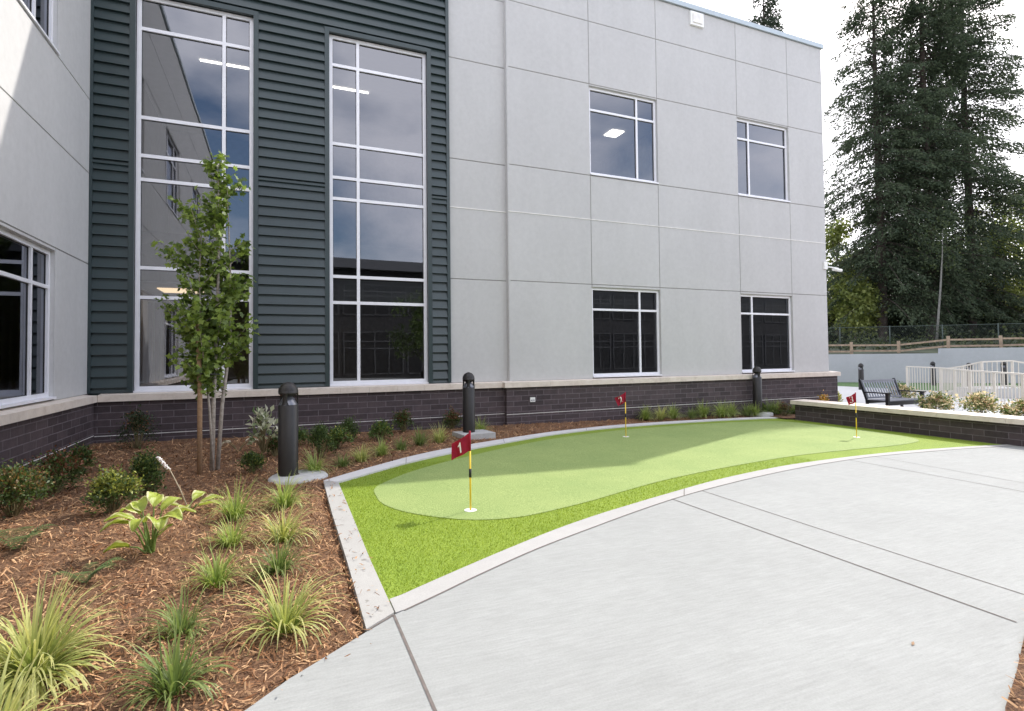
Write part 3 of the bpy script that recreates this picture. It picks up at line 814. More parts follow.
# ------------------------------------------------------------------ bollards
def bollard(label, loc, rz=0.0):
    t = thing('light_bollard', label, 'bollard', loc, rz, 'dark louvred light bollards')
    r = 0.125; H = 0.96
    m = MB(); m.lathe((0, 0, 0), [(r, -0.1), (r, H-0.006), (r-0.006, H), (0.0, H)], 32); m.build('post', 'dark_metal', t)
    m = MB(); m.lathe((0, 0, 0), [(r-0.006, H+0.001), (r-0.012, H+0.012), (0.075, H+0.085), (0.055, H+0.095), (0.055, H+0.13)], 32); m.build('reflector', 'steel', t)
    m = MB()
    prof = [(0.0, H+0.10), (0.05, H+0.102), (0.09, H+0.115), (r-0.006, H+0.145), (r, H+0.165)]
    for k in range(9):
        a = k/8*math.pi/2; prof.append((r*math.cos(a), H+0.165+0.135*math.sin(a)))
    m.lathe((0, 0, 0), prof, 32); m.build('dome', 'dark_metal', t)
    for k in range(3):
        a = R(10+120*k) - rz
        m = MB(); pts = []
        m.smooth = True
        for j in range(7):
            h = H-0.02+0.215*j/6
            m_ = 0
        w2 = 0.42
        vs = []
        for h in (H-0.01, H+0.05, H+0.12, H+0.18):
            ww = w2*(0.55 if h == H+0.05 or h == H+0.12 else 1.0)
            for s_ in (-ww, ww):
                for rr_ in (r+0.001, r-0.008): vs.append((rr_*math.cos(a+s_), rr_*math.sin(a+s_), h))
        fs = []
        for q in range(3):
            b0 = q*4; fs += [(b0, b0+2, b0+6, b0+4), (b0+1, b0+5, b0+7, b0+3), (b0, b0+4, b0+5, b0+1), (b0+2, b0+3, b0+7, b0+6)]
        m.add(vs, fs); m.build('dome_strut', 'dark_metal', t)
    return t
b1 = bollard('dark bollard nearest the camera, beside the staked young tree and grass clumps', (0.12, 7.86, gz(0.12)), 0.3)
m = MB(); m.lathe((0.1, -0.10, 0.0), [(0.0, 0.035), (0.34, 0.033), (0.37, 0.01), (0.38, -0.1)], 18); m.build('footing', 'footing', b1)
b2 = bollard('dark bollard by the kerb behind the number 1 flag', (3.60, 10.70, gz(3.62)+0.02), 0.1); b2.scale = (1.0, 1.0, 1.03)
m = MB(); m.box(-0.28, 0.42, -0.38, 0.22, -0.1, 0.07); m.build('footing', 'footing', b2)
b3 = bollard('dark bollard against the brick wall below the right-hand lower window', (12.93, 11.93, gz(12.93)+0.08), 0.5)
m = MB(); m.lathe((0.05, -0.05, 0.0), [(0.0, 0.03), (0.33, 0.028), (0.36, 0.0), (0.36, -0.1)], 12); m.build('footing', 'footing', b3)
b3.scale = (1.0, 1.0, 1.09)
for (x, y, lab) in ((27.3, 18.6, 'distant dark bollard rising behind the slatted bench'), (33.63, 18.81, 'distant dark bollard behind the left end of the white railing'),
                    (30.74, 15.6, 'distant dark bollard behind the sloping part of the white railing'), (35.0, 16.2, 'distant dark bollard behind the flat top of the ramp railing')):
    c = copy_tree(b1); 
    for k in [q for q in bpy.data.objects if q.parent == c and q.name.startswith('footing')]: bpy.data.objects.remove(k)
    c.location = (x, y, -0.34); c.scale = (1.0, 1.0, 1.07); c['label'] = lab

# ------------------------------------------------------------------ flags
def digit(ch, size):
    if ch == '1':
        k = size*0.36
        pts = [(-0.16, -1), (0.16, -1), (0.16, 1), (-0.06, 1), (-0.22, 0.72), (-0.52, 0.52), (-0.52, 0.26), (-0.16, 0.44)]
        vs = [(x*k, y*k, 0.0012) for x, y in pts] + [(x*k, y*k, -0.0012) for x, y in pts]
        n = len(pts); me = bpy.data.meshes.new('numeral')
        me.from_pydata(vs, [], [tuple(range(n)), tuple(reversed(range(n, 2*n)))] + [(i, n+i, n+(i+1) % n, (i+1) % n) for i in range(n)])
        return me
    cu = bpy.data.curves.new('d', 'FONT'); cu.body = ch; cu.size = size; cu.extrude = 0.0012; cu.offset = 0.0012
    cu.align_x = 'CENTER'; cu.align_y = 'CENTER'
    ob = bpy.data.objects.new('d', cu); col.objects.link(ob)
    bpy.context.view_layer.update()
    me = bpy.data.meshes.new_from_object(ob.evaluated_get(bpy.context.evaluated_depsgraph_get()))
    bpy.data.objects.remove(ob); return me
def pin_flag(ch, loc, label, W, drop, Hp=0.84, fold=0.0, band=(0.42, 0.53), rot=0.2, dsz=0.085):
    t = thing('golf_flag', label, 'golf flag', loc, -yaw, 'numbered pin flags on the putting green')
    m = MB(); m.tube([(0, 0, -0.03), (0, 0, Hp-0.2)], 0.010, 10); p = m.build('pole', 'yellow', t)
    m = MB(); m.tube([(0, 0, Hp*band[0]), (0, 0, Hp*band[1])], 0.0145, 10); m.build('band', 'black', p)
    m = MB(); m.tube([(0, 0, Hp-0.199), (0, 0, Hp+0.012)], 0.0105, 10); m.build('flag_sleeve', 'flag_red', t)
    hh = 0.19
    def P(u, v):     # u 0..1 away from pole (to the left), v 0..1 downwards
        x = -W*u*(1 - fold*v*0.55); y = 0.026*math.sin(u*9.0+v*1.5)*(u**0.4)
        z = Hp - drop*(u**0.85)*1.0 - hh*v*(1-0.38*u) - 0.05*u*v
        return (x, y, z)
    nu, nv = 16, 8; m = MB(); m.smooth = True
    vs = []; 
    for s_ in (-0.0012, 0.0012):
        for i in range(nu+1):
            for j in range(nv+1):
                x, y, z = P(i/nu, j/nv); vs.append((x, y+s_, z))
    fs = []; o_ = (nu+1)*(nv+1)
    for i in range(nu):
        for j in range(nv):
            a = i*(nv+1)+j; q = (a, a+1, a+nv+2, a+nv+1); fs.append(q); fs.append(tuple(o_+k for k in reversed(q)))
    m.add(vs, fs); fl = m.build('flag', 'flag_red', t)
    me = digit(ch, dsz*1.35)
    c, s_ = math.cos(rot), math.sin(rot)
    for v in me.vertices:
        x, y, z = v.co
        X, Z = x*c - y*s_, x*s_ + y*c
        u = min(max((0.52 - X/W), 0), 1); vv = min(max(0.5 - Z/(hh*0.8), 0), 1)
        q = P(u, vv); v.co = (q[0], q[1]-0.0035 + z*0.5, q[2])
    me.materials.clear(); me.materials.append(MATS['numeral'])
    dg = bpy.data.objects.new('numeral', me); col.objects.link(dg); dg.parent = fl
    m = MB(); m.lathe((0, 0, 0), [(0.058, -0.05), (0.058, 0.0035), (0.066, 0.0035), (0.066, 0.0)], 28); m.lathe((0, 0, 0), [(0.0, 0.0015), (0.06, 0.0015)], 20); m.build('cup', 'white_plastic', t)
    return t
pin_flag('1', (1.86, 5.50, gz(1.86)-0.006), 'red flag number 1 on yellow pin at the near end of the green', 0.195, 0.125, 0.82, 0.0, rot=0.12, dsz=0.10)
pin_flag('2', (6.68, 9.60, gz(6.68)-0.006), 'dark red flag number 2 on yellow pin in the shade near the wall', 0.225, 0.115, 0.92, 0.55, (0.44, 0.53), 0.15, 0.12)
pin_flag('3', (11.34, 7.86, gz(11.34)-0.006), 'red flag number 3 on yellow pin in front of the seat wall', 0.20, 0.10, 0.94, 0.35, (0.44, 0.55), 0.1, 0.125)

# ------------------------------------------------------------------ bench
t = thing('slatted_bench', 'dark slatted two-seat bench with armrests behind the seat wall', 'bench', (17.93, 11.15, -0.34), R(-2))
W2 = 0.80
for s_ in (-1, 1):
    m = MB(); m.bar((s_*W2, 0.30, 0), (s_*W2, 0.34, 0.42), 0.05, 0.07, (0, 1, 0)); m.bar((s_*W2, 0.34, 0.42), (s_*W2, 0.56, 1.05), 0.05, 0.07, (0, 1, 0)); m.build('leg', 'bench_frame', t)
    m = MB(); m.bar((s_*W2, -0.32, 0), (s_*W2, -0.32, 0.63), 0.085, 0.085, (0, 1, 0)); m.build('leg', 'bench_frame', t)
    m = MB(); m.bar((s_*W2, -0.42, 0.65), (s_*W2, 0.42, 0.65), 0.10, 0.035); m.build('armrest', 'bench_frame', t)
m = MB()
for k in range(7): y = -0.30+k*0.095; m.box(-W2+.03, W2-.03, y-0.04, y+0.04, 0.40, 0.425)
m.build('seat', 'bench_slat', t)
m = MB(); m.box(-W2+0.03, W2-0.03, -0.36, -0.33, 0.28, 0.40); m.box(-W2+.03, W2-.03, 0.28, 0.31, 0.30, 0.40); m.build('seat_frame', 'bench_frame', t)
m = MB()
for k in range(13):
    x = -W2+0.09+k*(2*W2-0.18)/12; m.bar((x, 0.345, 0.48), (x, 0.52, 0.96), 0.055, 0.02, (0, 1, 0))
m.bar((-W2+.025, 0.335, 0.47), (W2-.025, 0.335, 0.47), 0.03, 0.06); m.bar((-W2+.025, 0.53, 0.98), (W2-.025, 0.53, 0.98), 0.035, 0.09)
m.build('backrest', 'bench_slat', t)

# ------------------------------------------------------------------ ramp and railings
t = thing('access_ramp', 'pale concrete access ramp rising behind the white railings', 'ramp', (0, 0, 0))
m = MB()
RA, RB, RC, RD = (27.9, 15.3), (26.1, 12.8), (27.4, 12.2), (29.6, 11.2)
off = (0.9, -1.6)
m = MB()
def rp(a, b_, za, zb):
    ax, ay = a; bx, by = b_
    w_ = 1.5; dx, dy = bx-ax, by-ay; l = math.hypot(dx, dy); nx, ny = dy/l*-w_, dx/l*w_
    m.hexa([(ax, ay, -0.36), (bx, by, -0.36), (bx+nx, by+ny, -0.36), (ax+nx, ay+ny, -0.36), (ax, ay, za), (bx, by, zb), (bx+nx, by+ny, zb), (ax+nx, ay+ny, za)])
rp(RA, RB, -0.33, 0.03); rp(RB, (27.6, 12.1), 0.031, 0.07)
m.build('slab', 'plaza_concrete', t)
def railing(label, pts, h, group=None, every=4, posts=True, gap=0.21, r=0.011):
    t = thing('railing', label, 'railing', (0, 0, 0), 0, 'white picket railings by the ramp')
    for i in range(len(pts)-1):
        a = Vector(pts[i]); b_ = Vector(pts[i+1]); H = Vector((0, 0, h))
        m = MB(); m.bar(a+H, b_+H, 0.06, 0.055); m.build('top_rail', 'white_paint', t)
        m = MB(); m.bar(a+Vector((0, 0, .1)), b_+Vector((0, 0, .1)), 0.03, 0.035); m.build('bottom_rail', 'white_paint', t)
        n = max(1, round((b_-a).length/gap)); m = MB()
        for k in range(1, n):
            p = a.lerp(b_, k/n); m.bar(p+Vector((0, 0, .1)), p+H, 0.024, 0.024, (0, 1, 0))
        m.build('picket_panel', 'white_paint', t)
    for p in pts:
        m = MB(); p = Vector(p); m.bar(p-Vector((0, 0, .05)), p+Vector((0, 0, h+0.0)), 0.075, 0.075, (0, 1, 0)); m.build('post', 'white_paint', t)
    return t
near = [(28.0, 16.8), (26.6, 14.6), (25.0, 13.2), (23.5, 11.9), (22.3, 10.6), (21.1, 9.3), (19.7, 7.8), (18.2, 6.2)]
nz = [(-.34, .78), (-.34, .79), (-.34, .83), (-.34, .87), (-.34, .89), (-.34, .90), (-.34, .91), (-.34, .92)]
railing('near white picket railing running along the walk behind the flowering shrubs', [(x, y, -0.34) for x, y in near], 1.19)
def dirpt(x, D): pass
railing('far white picket railing that rises with the ramp and drops again', [(27.6, 15.1, -0.34), (26.9, 13.9, -0.18), (26.1, 12.8, 0.03), (27.3, 12.35, 0.06), (28.1, 11.9, -0.12), (29.3, 11.2, -0.3)], 1.10)

# ------------------------------------------------------------------ retaining wall, slope, fences
W0, W1 = Vector((24.0, 32.0)), Vector((46.0, 11.22))
wd = (W1-W0).normalized(); wn = Vector((-wd.y, wd.x));
if wn.dot(Vector((1, 1))) < 0: wn = -wn
WS = Vector((36.63, 20.07))
t = thing('retaining_wall', 'long blue-grey concrete retaining wall with one step in its top', 'wall', (0, 0, 0))
m = MB()
def wall_seg(m, a, b_, z0, z1, th, push=0.0):
    a = a+wn*push; b_ = b_+wn*push; c = b_+wn*th; d = a+wn*th
    m.hexa([(a.x, a.y, z0), (b_.x, b_.y, z0), (c.x, c.y, z0), (d.x, d.y, z0), (a.x, a.y, z1), (b_.x, b_.y, z1), (c.x, c.y, z1), (d.x, d.y, z1)])
wall_seg(m, W0, WS, -0.5, 1.44, 0.3); wall_seg(m, WS, W1, -0.5, 1.74, 0.3, -0.004)
m.build('concrete_wall', 'wall_concrete', t)
# bank behind the wall
xs = np.linspace(-6, 34, 90); ds = np.linspace(0.25, 90, 60)
V = []; F = []
for i, s_ in enumerate(xs*1.6-14):
    for j, d in enumerate(ds):
        p = W0 + wd*float(s_) + wn*float(d)
        z = 1.35 + 0.9*min(1, d/14) + 0.12*math.sin(s_*0.9)*math.sin(d*0.7) + 0.02*max(0, d-14)
        V.append((p.x, p.y, z))
for i in range(len(xs)-1):
    for j in range(len(ds)-1):
        a = i*len(ds)+j; F.append((a, a+len(ds), a+len(ds)+1, a+1))
me = bpy.data.meshes.new('hillside'); me.from_pydata(V, [], F); me.materials.append(MATS['far_ground'])
o = bpy.data.objects.new('hillside', me); col.objects.link(o); struct(o)

def on_bank(s_, d): p = W0+wd*s_+wn*d; return p
t = thing('split_rail_fence', 'brown split rail fence standing on top of the grey retaining wall', 'fence', (0, 0, 0))
prev = None
for k, s_ in enumerate(np.arange(0, 30, 2.6)):
    p = on_bank(float(s_), 1.2); z = 1.35+(0.28 if s_ > 17.3 else 0.0)
    m = MB(); m.bar((p.x, p.y, z), (p.x, p.y, z+0.85+rnd.uniform(-.04, .06)), 0.13, 0.13, (0, 1, 0)); m.build('post', 'wood_rail', t)
    if prev:
        for h in (0.28, 0.66):
            m = MB(); m.bar((prev[0], prev[1], prev[2]+h+rnd.uniform(-.03, .03)), (p.x, p.y, z+h+rnd.uniform(-.03, .03)), 0.06, 0.11); m.build('rail', 'wood_rail', t)
    prev = (p.x, p.y, z)
t = thing('chain_link_fence', 'dark wire fence on thin posts between the split rails and the conifers', 'fence', (0, 0, 0))
mm = MB()
pts = [on_bank(float(s_), 4.5) for s_ in np.arange(-2, 34, 3.0)]
for i, p in enumerate(pts):
    m = MB(); m.tube([(p.x, p.y, 1.5), (p.x, p.y, 3.35)], 0.035, 6); m.build('post', 'chain', t)
for a, b_ in zip(pts[:-1], pts[1:]):
    for z in (3.3, ): mm.bar((a.x, a.y, z), (b_.x, b_.y, z), 0.04, 0.04)
    n = 22
    for k in range(-8, n):
        for sg in (1, -1):
            t0 = k/n if sg == 1 else k/n
            x0 = max(0, t0); x1 = min(1, t0+8/n)
            if x1 <= x0: continue
            za = 1.65+1.6*(x0-t0)/(8/n); zb = 1.65+1.6*(x1-t0)/(8/n)
            if sg == -1: za, zb = 4.9-za, 4.9-zb
            pa, pb = a.lerp(b_, x0), a.lerp(b_, x1)
            mm.bar((pa.x, pa.y, za), (pb.x, pb.y, zb), 0.006, 0.006)
mm.build('wire_mesh', 'chain', t)

# ------------------------------------------------------------------ conifers
def conifer(name, label, loc, H, Rmax, nbr, spray, base=0.10, col0=(0.042, 0.060, 0.042), col1=(0.10, 0.128, 0.07), shape=0.66, group='tall conifers on the bank', lean=0.0, size=0.25, tr=0.42):  # default needle colours are lightened to paint a little haze into the trees
    t = thing(name, label, 'tree', loc, 0, group)
    m = MB()
    zs = np.linspace(0, H, 14)
    def tx(z): return (lean*z/H*1.5 + 0.12*math.sin(z*0.25), 0.1*math.cos(z*0.21))
    m.tube([(tx(z)[0], tx(z)[1], z-0.3) for z in zs], [max(0.03, tr*(1-z/H)**0.9+0.02) for z in zs], 9)
    P, D, NN, LL, WW, CC = [], [], [], [], [], []
    gaps = [(rnd.uniform(0, 6.28), rnd.uniform(0.1, 0.9), rnd.uniform(0.4, 0.9), rnd.uniform(0.03, 0.08)) for _ in range(5)]
    for b in range(nbr):
        h = base + (1-base)*(b+rnd.random())/nbr
        if h > 0.995: h = 0.995
        z0 = H*h; k = (1-h)
        Lb = Rmax*min(1.0, (k/0.66))**shape*rnd.uniform(0.66, 1.08) + 0.3
        if h < 0.22: Lb *= rnd.choice([0.5, 0.8, 1.0])
        az = rnd.uniform(0, 2*math.pi); rise = rnd.uniform(-0.15, 0.30) + 0.5*(h-0.5)
        if any(abs((az-ga+math.pi) % (2*math.pi)-math.pi) < gw and abs(h-gh) < gd for ga, gh, gw, gd in gaps): Lb *= 0.3
        ca, sa = math.cos(az), math.sin(az); x0, y0 = tx(z0)
        ns = 5; pts = []
        for s_ in np.linspace(0, 1, ns):
            pts.append((x0+ca*Lb*s_, y0+sa*Lb*s_, z0 + Lb*(rise*s_ - 0.48*s_*s_ + 0.12*s_**3)))
        if Lb > 0.8: m.tube(pts, [0.05*(1-0.85*q)*min(1, Lb/3)+0.006 for q in np.linspace(0, 1, ns)], 3, False)
        n = int(spray*Lb)+6
        s_ = 1.04*rng.uniform(0.05, 1.0, n)**0.62
        c = np.stack([x0+ca*Lb*s_, y0+sa*Lb*s_, z0+Lb*(rise*s_-0.48*s_**2+0.12*s_**3)], 1)
        lat = rng.normal(0, 1, n)*(0.26*Lb*(1.08-s_)*0.75+0.16)
        c += np.stack([-sa*lat, ca*lat, -np.abs(lat)*0.4 - rng.exponential(0.24, n)+0.08], 1)
        d = np.stack([ca+(-sa)*lat*1.2, sa+ca*lat*1.2, np.full(n, -0.75)], 1) + rng.normal(0, 0.5, (n, 3))
        nn = rand_unit(n)*0.8; nn[:, 2] += 0.8
        P.append(c); D.append(d); NN.append(nn)
        LL.append(rng.uniform(0.6, 1.4, n)*size); WW.append(rng.uniform(0.3, 0.65, n)*size)
        tt = rng.uniform(0, 1, n)[:, None]*0.7 + 0.3*rnd.random()
        CC.append(np.array(col0)*(1-tt)+np.array(col1)*tt)
    m.build('trunk', 'bark_dark', t)
    V, C = leaves(np.concatenate(P), np.concatenate(D), np.concatenate(NN), np.concatenate(LL), np.concatenate(WW), np.concatenate(CC), 0.1)
    np_mesh('crown', V, 4, C, 'needle', t)
    return t
conifer('conifer_tree', 'left tall dark conifer nearest the building corner with sky showing through it', (51.0, 32.6, 1.9), 39.5, 5.1, 500, 36)
conifer('conifer_tree', 'tallest and densest dark conifer in the middle of the group', (55.2, 30.9, 1.9), 46.0, 5.2, 680, 44)
conifer('conifer_tree', 'right tall dark conifer whose long boughs reach the picture edge', (62.0, 31.1, 1.9), 45.0, 5.9, 600, 40)
conifer('thin_conifer', 'thin sparse treetop showing above the parapet of the grey building', (49.8, 43.9, 1.0), 44.0, 4.4, 260, 26, base=0.5, col0=(0.05, 0.07, 0.05), col1=(0.08, 0.10, 0.07), size=0.30)

def broadleaf(name, label, loc, H, Rr, n, c0, c1, group, seed, size=0.3, tall=1.25, trunkr=0.14, low=0.25):
    t = thing(name, label, 'tree', loc, 0, group); rs = random.Random(seed)
    m = MB(); m.tube([(0, 0, -0.3), (0.1, 0.05, H*0.3), (0.0, 0.1, H*0.7), (0.1, 0, H*0.95)], [trunkr, trunkr*0.8, trunkr*0.5, 0.03], 7)
    P, CC = [], []
    for b in range(26):
        h = low + (0.95-low)*rs.random(); az = rs.uniform(0, 6.283)
        k = math.sin(math.pi*min(1, (h-low)/(1-low)*0.9+0.1))**0.6
        rad = Rr*k*rs.uniform(0.3, 1.0)
        c = np.array([rad*math.cos(az), rad*math.sin(az), H*h]); 
        m.tube([(0, 0, H*h*0.75), tuple(c)], [trunkr*0.35, 0.015], 4, False)
        nn_ = n//26; q = rand_unit(nn_)*(rng.uniform(0, 1, nn_)**0.45)[:, None]*np.array([Rr*0.42, Rr*0.42, Rr*0.36*tall])
        P.append(q+c); tt = (rng.uniform(0, 1, nn_)*0.6+0.4*rs.random())[:, None]; CC.append(np.array(c0)*(1-tt)+np.array(c1)*tt)
    m.build('trunk', 'bark_dark', t); P = np.concatenate(P); nT = len(P)
    D = rand_unit(nT); D[:, 2] -= 0.3; NN = rand_unit(nT); NN[:, 2] += 0.6
    V, C = leaves(P, D, NN, rng.uniform(0.7, 1.3, nT)*size, rng.uniform(0.5, 0.9, nT)*size, np.concatenate(CC), 0.1)
    np_mesh('crown', V, 4, C, 'leaf', t); return t
G = 'broadleaf trees between and behind the conifers'
g0, g1 = (0.07, 0.10, 0.025), (0.22, 0.24, 0.07)
labs = ['yellow-green tree beside the building corner below the left conifer', 'light green understorey tree just right of the building edge', 'olive green tree low behind the left conifer trunk',
        'green tree filling the gap between left and middle conifers', 'dark green bushy tree behind the middle conifer trunk', 'green tree low behind the right conifer',
        'sunlit yellow-green tree under the right conifer near the picture edge', 'pale green tree at the right picture edge above the railing', 'tall green tree behind the right conifer boughs']
spots = [(52.4, 37.8, 13, 2.8), (49.6, 34.2, 7, 2.2), (56.5, 38.0, 10, 3.2), (60.5, 38.0, 12, 3.6), (64.0, 37.0, 11, 3.6), (68, 36, 11, 3.8), (67.0, 31.0, 13, 3.6), (70.0, 29.6, 17, 4.2), (76, 35, 19, 4.6)]
for i, ((x, y, h, r_), lb) in enumerate(zip(spots, labs)):
    k = 1.45 if i in (0, 1, 6, 7) else 0.8  # larger factor paints sunlight into these trees' leaf colours
    broadleaf('broadleaf_tree', lb, (x, y, 2.0), h, r_, 3600, tuple(q*k for q in g0), tuple(q*k for q in g1), G, 40+i, 0.34)
for (x, y, h, lb) in ((8.5, -9.0, 6.0, 'courtyard tree behind the viewer mirrored in the dark lower panes'), (18.5, -11.0, 7.0, 'larger courtyard tree behind the viewer mirrored in the right-hand windows')):
    t_ = broadleaf('courtyard_tree', lb, (x, y, gz(x)), h, 1.8, 2600, (0.05, 0.09, 0.02), (0.16, 0.22, 0.06), 'trees planted in the far side of the courtyard', 70+int(x), 0.2)
# birch
t = thing('birch_tree', 'slim pale leaning birch stem in front of the dark conifers', 'tree', (48.6, 26.9, 1.9))
m = MB(); m.tube([(0, 0, -0.2), (0.25, -0.1, 2.5), (0.5, -0.2, 5), (0.75, -0.25, 7.5), (0.8, -0.3, 9.5)], [0.10, 0.085, 0.07, 0.045, 0.02], 7); m.build('trunk', 'bark_birch', t)
n = 500; P = np.stack([rng.normal(0.8, 0.9, n), rng.normal(-0.3, 0.9, n), rng.normal(8.6, 1.2, n)], 1); tt = rng.uniform(0, 1, n)[:, None]
V, C = leaves(P, rand_unit(n), rand_unit(n), np.full(n, 0.2), np.full(n, 0.15), np.array([0.03, 0.05, 0.02])*(1-tt)+np.array([0.07, 0.09, 0.03])*tt)
np_mesh('crown', V, 4, C, 'leaf', t)
# far-off wood + undergrowth
def wood():
    n = 60000
    s_ = rng.uniform(-14, 44, n); d = rng.uniform(24, 60, n); h = rng.uniform(0, 1, n)**1.2*(5.5+2.5*np.sin(s_*0.7)+2*np.sin(s_*0.31+2))
    P = np.stack([W0.x+wd.x*s_+wn.x*d, W0.y+wd.y*s_+wn.y*d, 2.2+h], 1); tt = rng.uniform(0, 1, n)[:, None]
    V, C = leaves(P, rand_unit(n), rand_unit(n), rng.uniform(0.4, 0.8, n), rng.uniform(0.3, 0.5, n), np.array([0.012, 0.02, 0.010])*(1-tt)+np.array([0.06, 0.07, 0.025])*tt)
    stuff(tag(np_mesh('distant_wood', V, 4, C, 'leaf'), 'dense dim wood far behind the conifers', 'wood'))
    n = 7000
    s_ = rng.uniform(-2, 34, n); d = rng.uniform(5.0, 16, n); h = rng.uniform(0, 1, n)**1.5*np.maximum(0.15, 0.5+0.6*np.sin(s_*1.3)+0.4*np.sin(s_*3.1))
    P = np.stack([W0.x+wd.x*s_+wn.x*d, W0.y+wd.y*s_+wn.y*d, 1.35+0.9*np.minimum(1, d/14)+h], 1); tt = rng.uniform(0, 1, n)[:, None]**2
    V, C = leaves(P, rand_unit(n), rand_unit(n), rng.uniform(0.15, 0.3, n), rng.uniform(0.1, 0.2, n), np.array([0.02, 0.03, 0.012])*(1-tt)+np.array([0.10, 0.12, 0.04])*tt)
    stuff(tag(np_mesh('undergrowth', V, 4, C, 'leaf'), 'brush and ferns covering the bank behind the fences', 'undergrowth'))
wood()

# ------------------------------------------------------------------ staked young tree
t = thing('young_tree', 'slender multi-stemmed young tree with lobed leaves before the tall window', 'tree', (-0.86, 8.75, gz(-0.86)))
stems = [[(0.0, 0, -0.1), (0.02, 0, 1.0), (0.06, 0.02, 2.2), (0.08, 0.03, 3.4), (0.06, 0.0, 4.45)], [(0.06, 0.08, -0.1), (0.12, 0.08, 0.9), (0.22, 0.1, 1.8), (0.22, 0.06, 2.9), (0.18, 0.02, 4.0)],
         [(0.03, -0.03, -0.1), (-0.03, -0.03, 0.9), (-0.12, -0.05, 1.8), (-0.16, -0.05, 2.7), (-0.12, -0.02, 3.6)]]
m = MB(); tips = []
for st, r_ in zip(stems, (0.034, 0.030, 0.018)):
    m.tube(st, [r_, r_*0.85, r_*0.62, r_*0.4, 0.005], 8)
brs = []
for k in range(96):
    st = stems[rnd.randrange(3)]; q = (0.27+0.71*rnd.random()**1.1)*(len(st)-1); i = min(int(q), len(st)-2); f_ = q-i
    a = Vector(st[i]).lerp(Vector(st[i+1]), f_)
    az = rnd.uniform(0, 6.283); zz = a.z
    L = {0: 0.62, 1: 0.62}.get(0)*(1.22 if 1.1 < zz < 2.8 else (0.75 if zz < 1.1 else 0.95*(5.0-zz)/1.9))*rnd.uniform(0.45, 1.0)
    b_ = a + Vector((math.cos(az)*L*0.60, math.sin(az)*L*0.60, L*rnd.uniform(0.3, 0.95)))
    mid = a.lerp(b_, 0.5) + Vector((0, 0, -0.04*L))
    m.tube([a, mid, b_], [0.008, 0.006, 0.003], 4, False); brs.append((a, mid, b_, L))
m.build('trunk', 'bark_pale', t)
P, D = [], []
for a, mid, b_, L in brs:
    for _ in range(int(20+L*57)):
        s_ = rnd.uniform(0.15, 1.05); p = a.lerp(b_, s_); p += Vector((rnd.gauss(0, .05), rnd.gauss(0, .05), rnd.gauss(0, .05)-.01))
        P.append(p); D.append(((b_-a).normalized()*0.6 + Vector((rnd.gauss(0, .7), rnd.gauss(0, .7), rnd.gauss(-0.35, .5)))))
P = np.array([tuple(p) for p in P]); D = np.array([tuple(d) for d in D]); n = len(P)
D /= np.linalg.norm(D, axis=1, keepdims=True)
NN = rand_unit(n)*0.8; NN[:, 2] += 0.7
L = rng.uniform(0.055, 0.105, n)
S = np.cross(D, NN); S /= np.linalg.norm(S, axis=1, keepdims=True); U = np.cross(S, D)
shape = [(0, 0), (0.30, 0.16), (0.18, 0.50), (0.48, 0.48), (0.50, 0.72), (0.62, 0.95) if False else (0.25, 0.78), (0.0, 1.0), (-0.25, 0.78), (-0.50, 0.72), (-0.48, 0.48), (-0.18, 0.50), (-0.30, 0.16)]
shape = [(0, 0), (0.34, 0.12), (0.24, 0.42), (0.54, 0.56), (0.22, 0.68), (0, 1.0), (-0.22, 0.68), (-0.54, 0.56), (-0.24, 0.42), (-0.34, 0.12)]
V = np.stack([P + S*(L*sx)[:, None] + D*(L*sy)[:, None] + U*(L*(0.22*abs(sx) - 0.18*sy*sy))[:, None] for sx, sy in shape], 1).reshape(-1, 3)
tt = rng.uniform(0, 1, n)[:, None]; C = np.array([0.06, 0.10, 0.022])*(1-tt)+np.array([0.27, 0.36, 0.08])*tt
np_mesh('crown', V, len(shape), np.repeat(C, len(shape), axis=0), 'leaf', t)
t = thing('tree_stake', 'round brown wooden stake tied to the young tree', 'stake', (-0.99, 8.58, gz(-1)))
m = MB(); m.tube([(0, 0, -0.2), (0.0, 0, 1.1), (-0.03, 0, 2.15)], 0.032, 10); m.build('stake_post', 'wood_stake', t)
m = MB(); m.tube([(-0.035, -0.02, 1.36), (0.06, -0.055, 1.35), (0.2, -0.04, 1.34), (0.24, 0.02, 1.34), (0.1, 0.05, 1.35), (-0.04, 0.03, 1.36), (-0.05, 0.0, 1.36)], 0.008, 6); m.build('tie_strap', 'rubber', t)

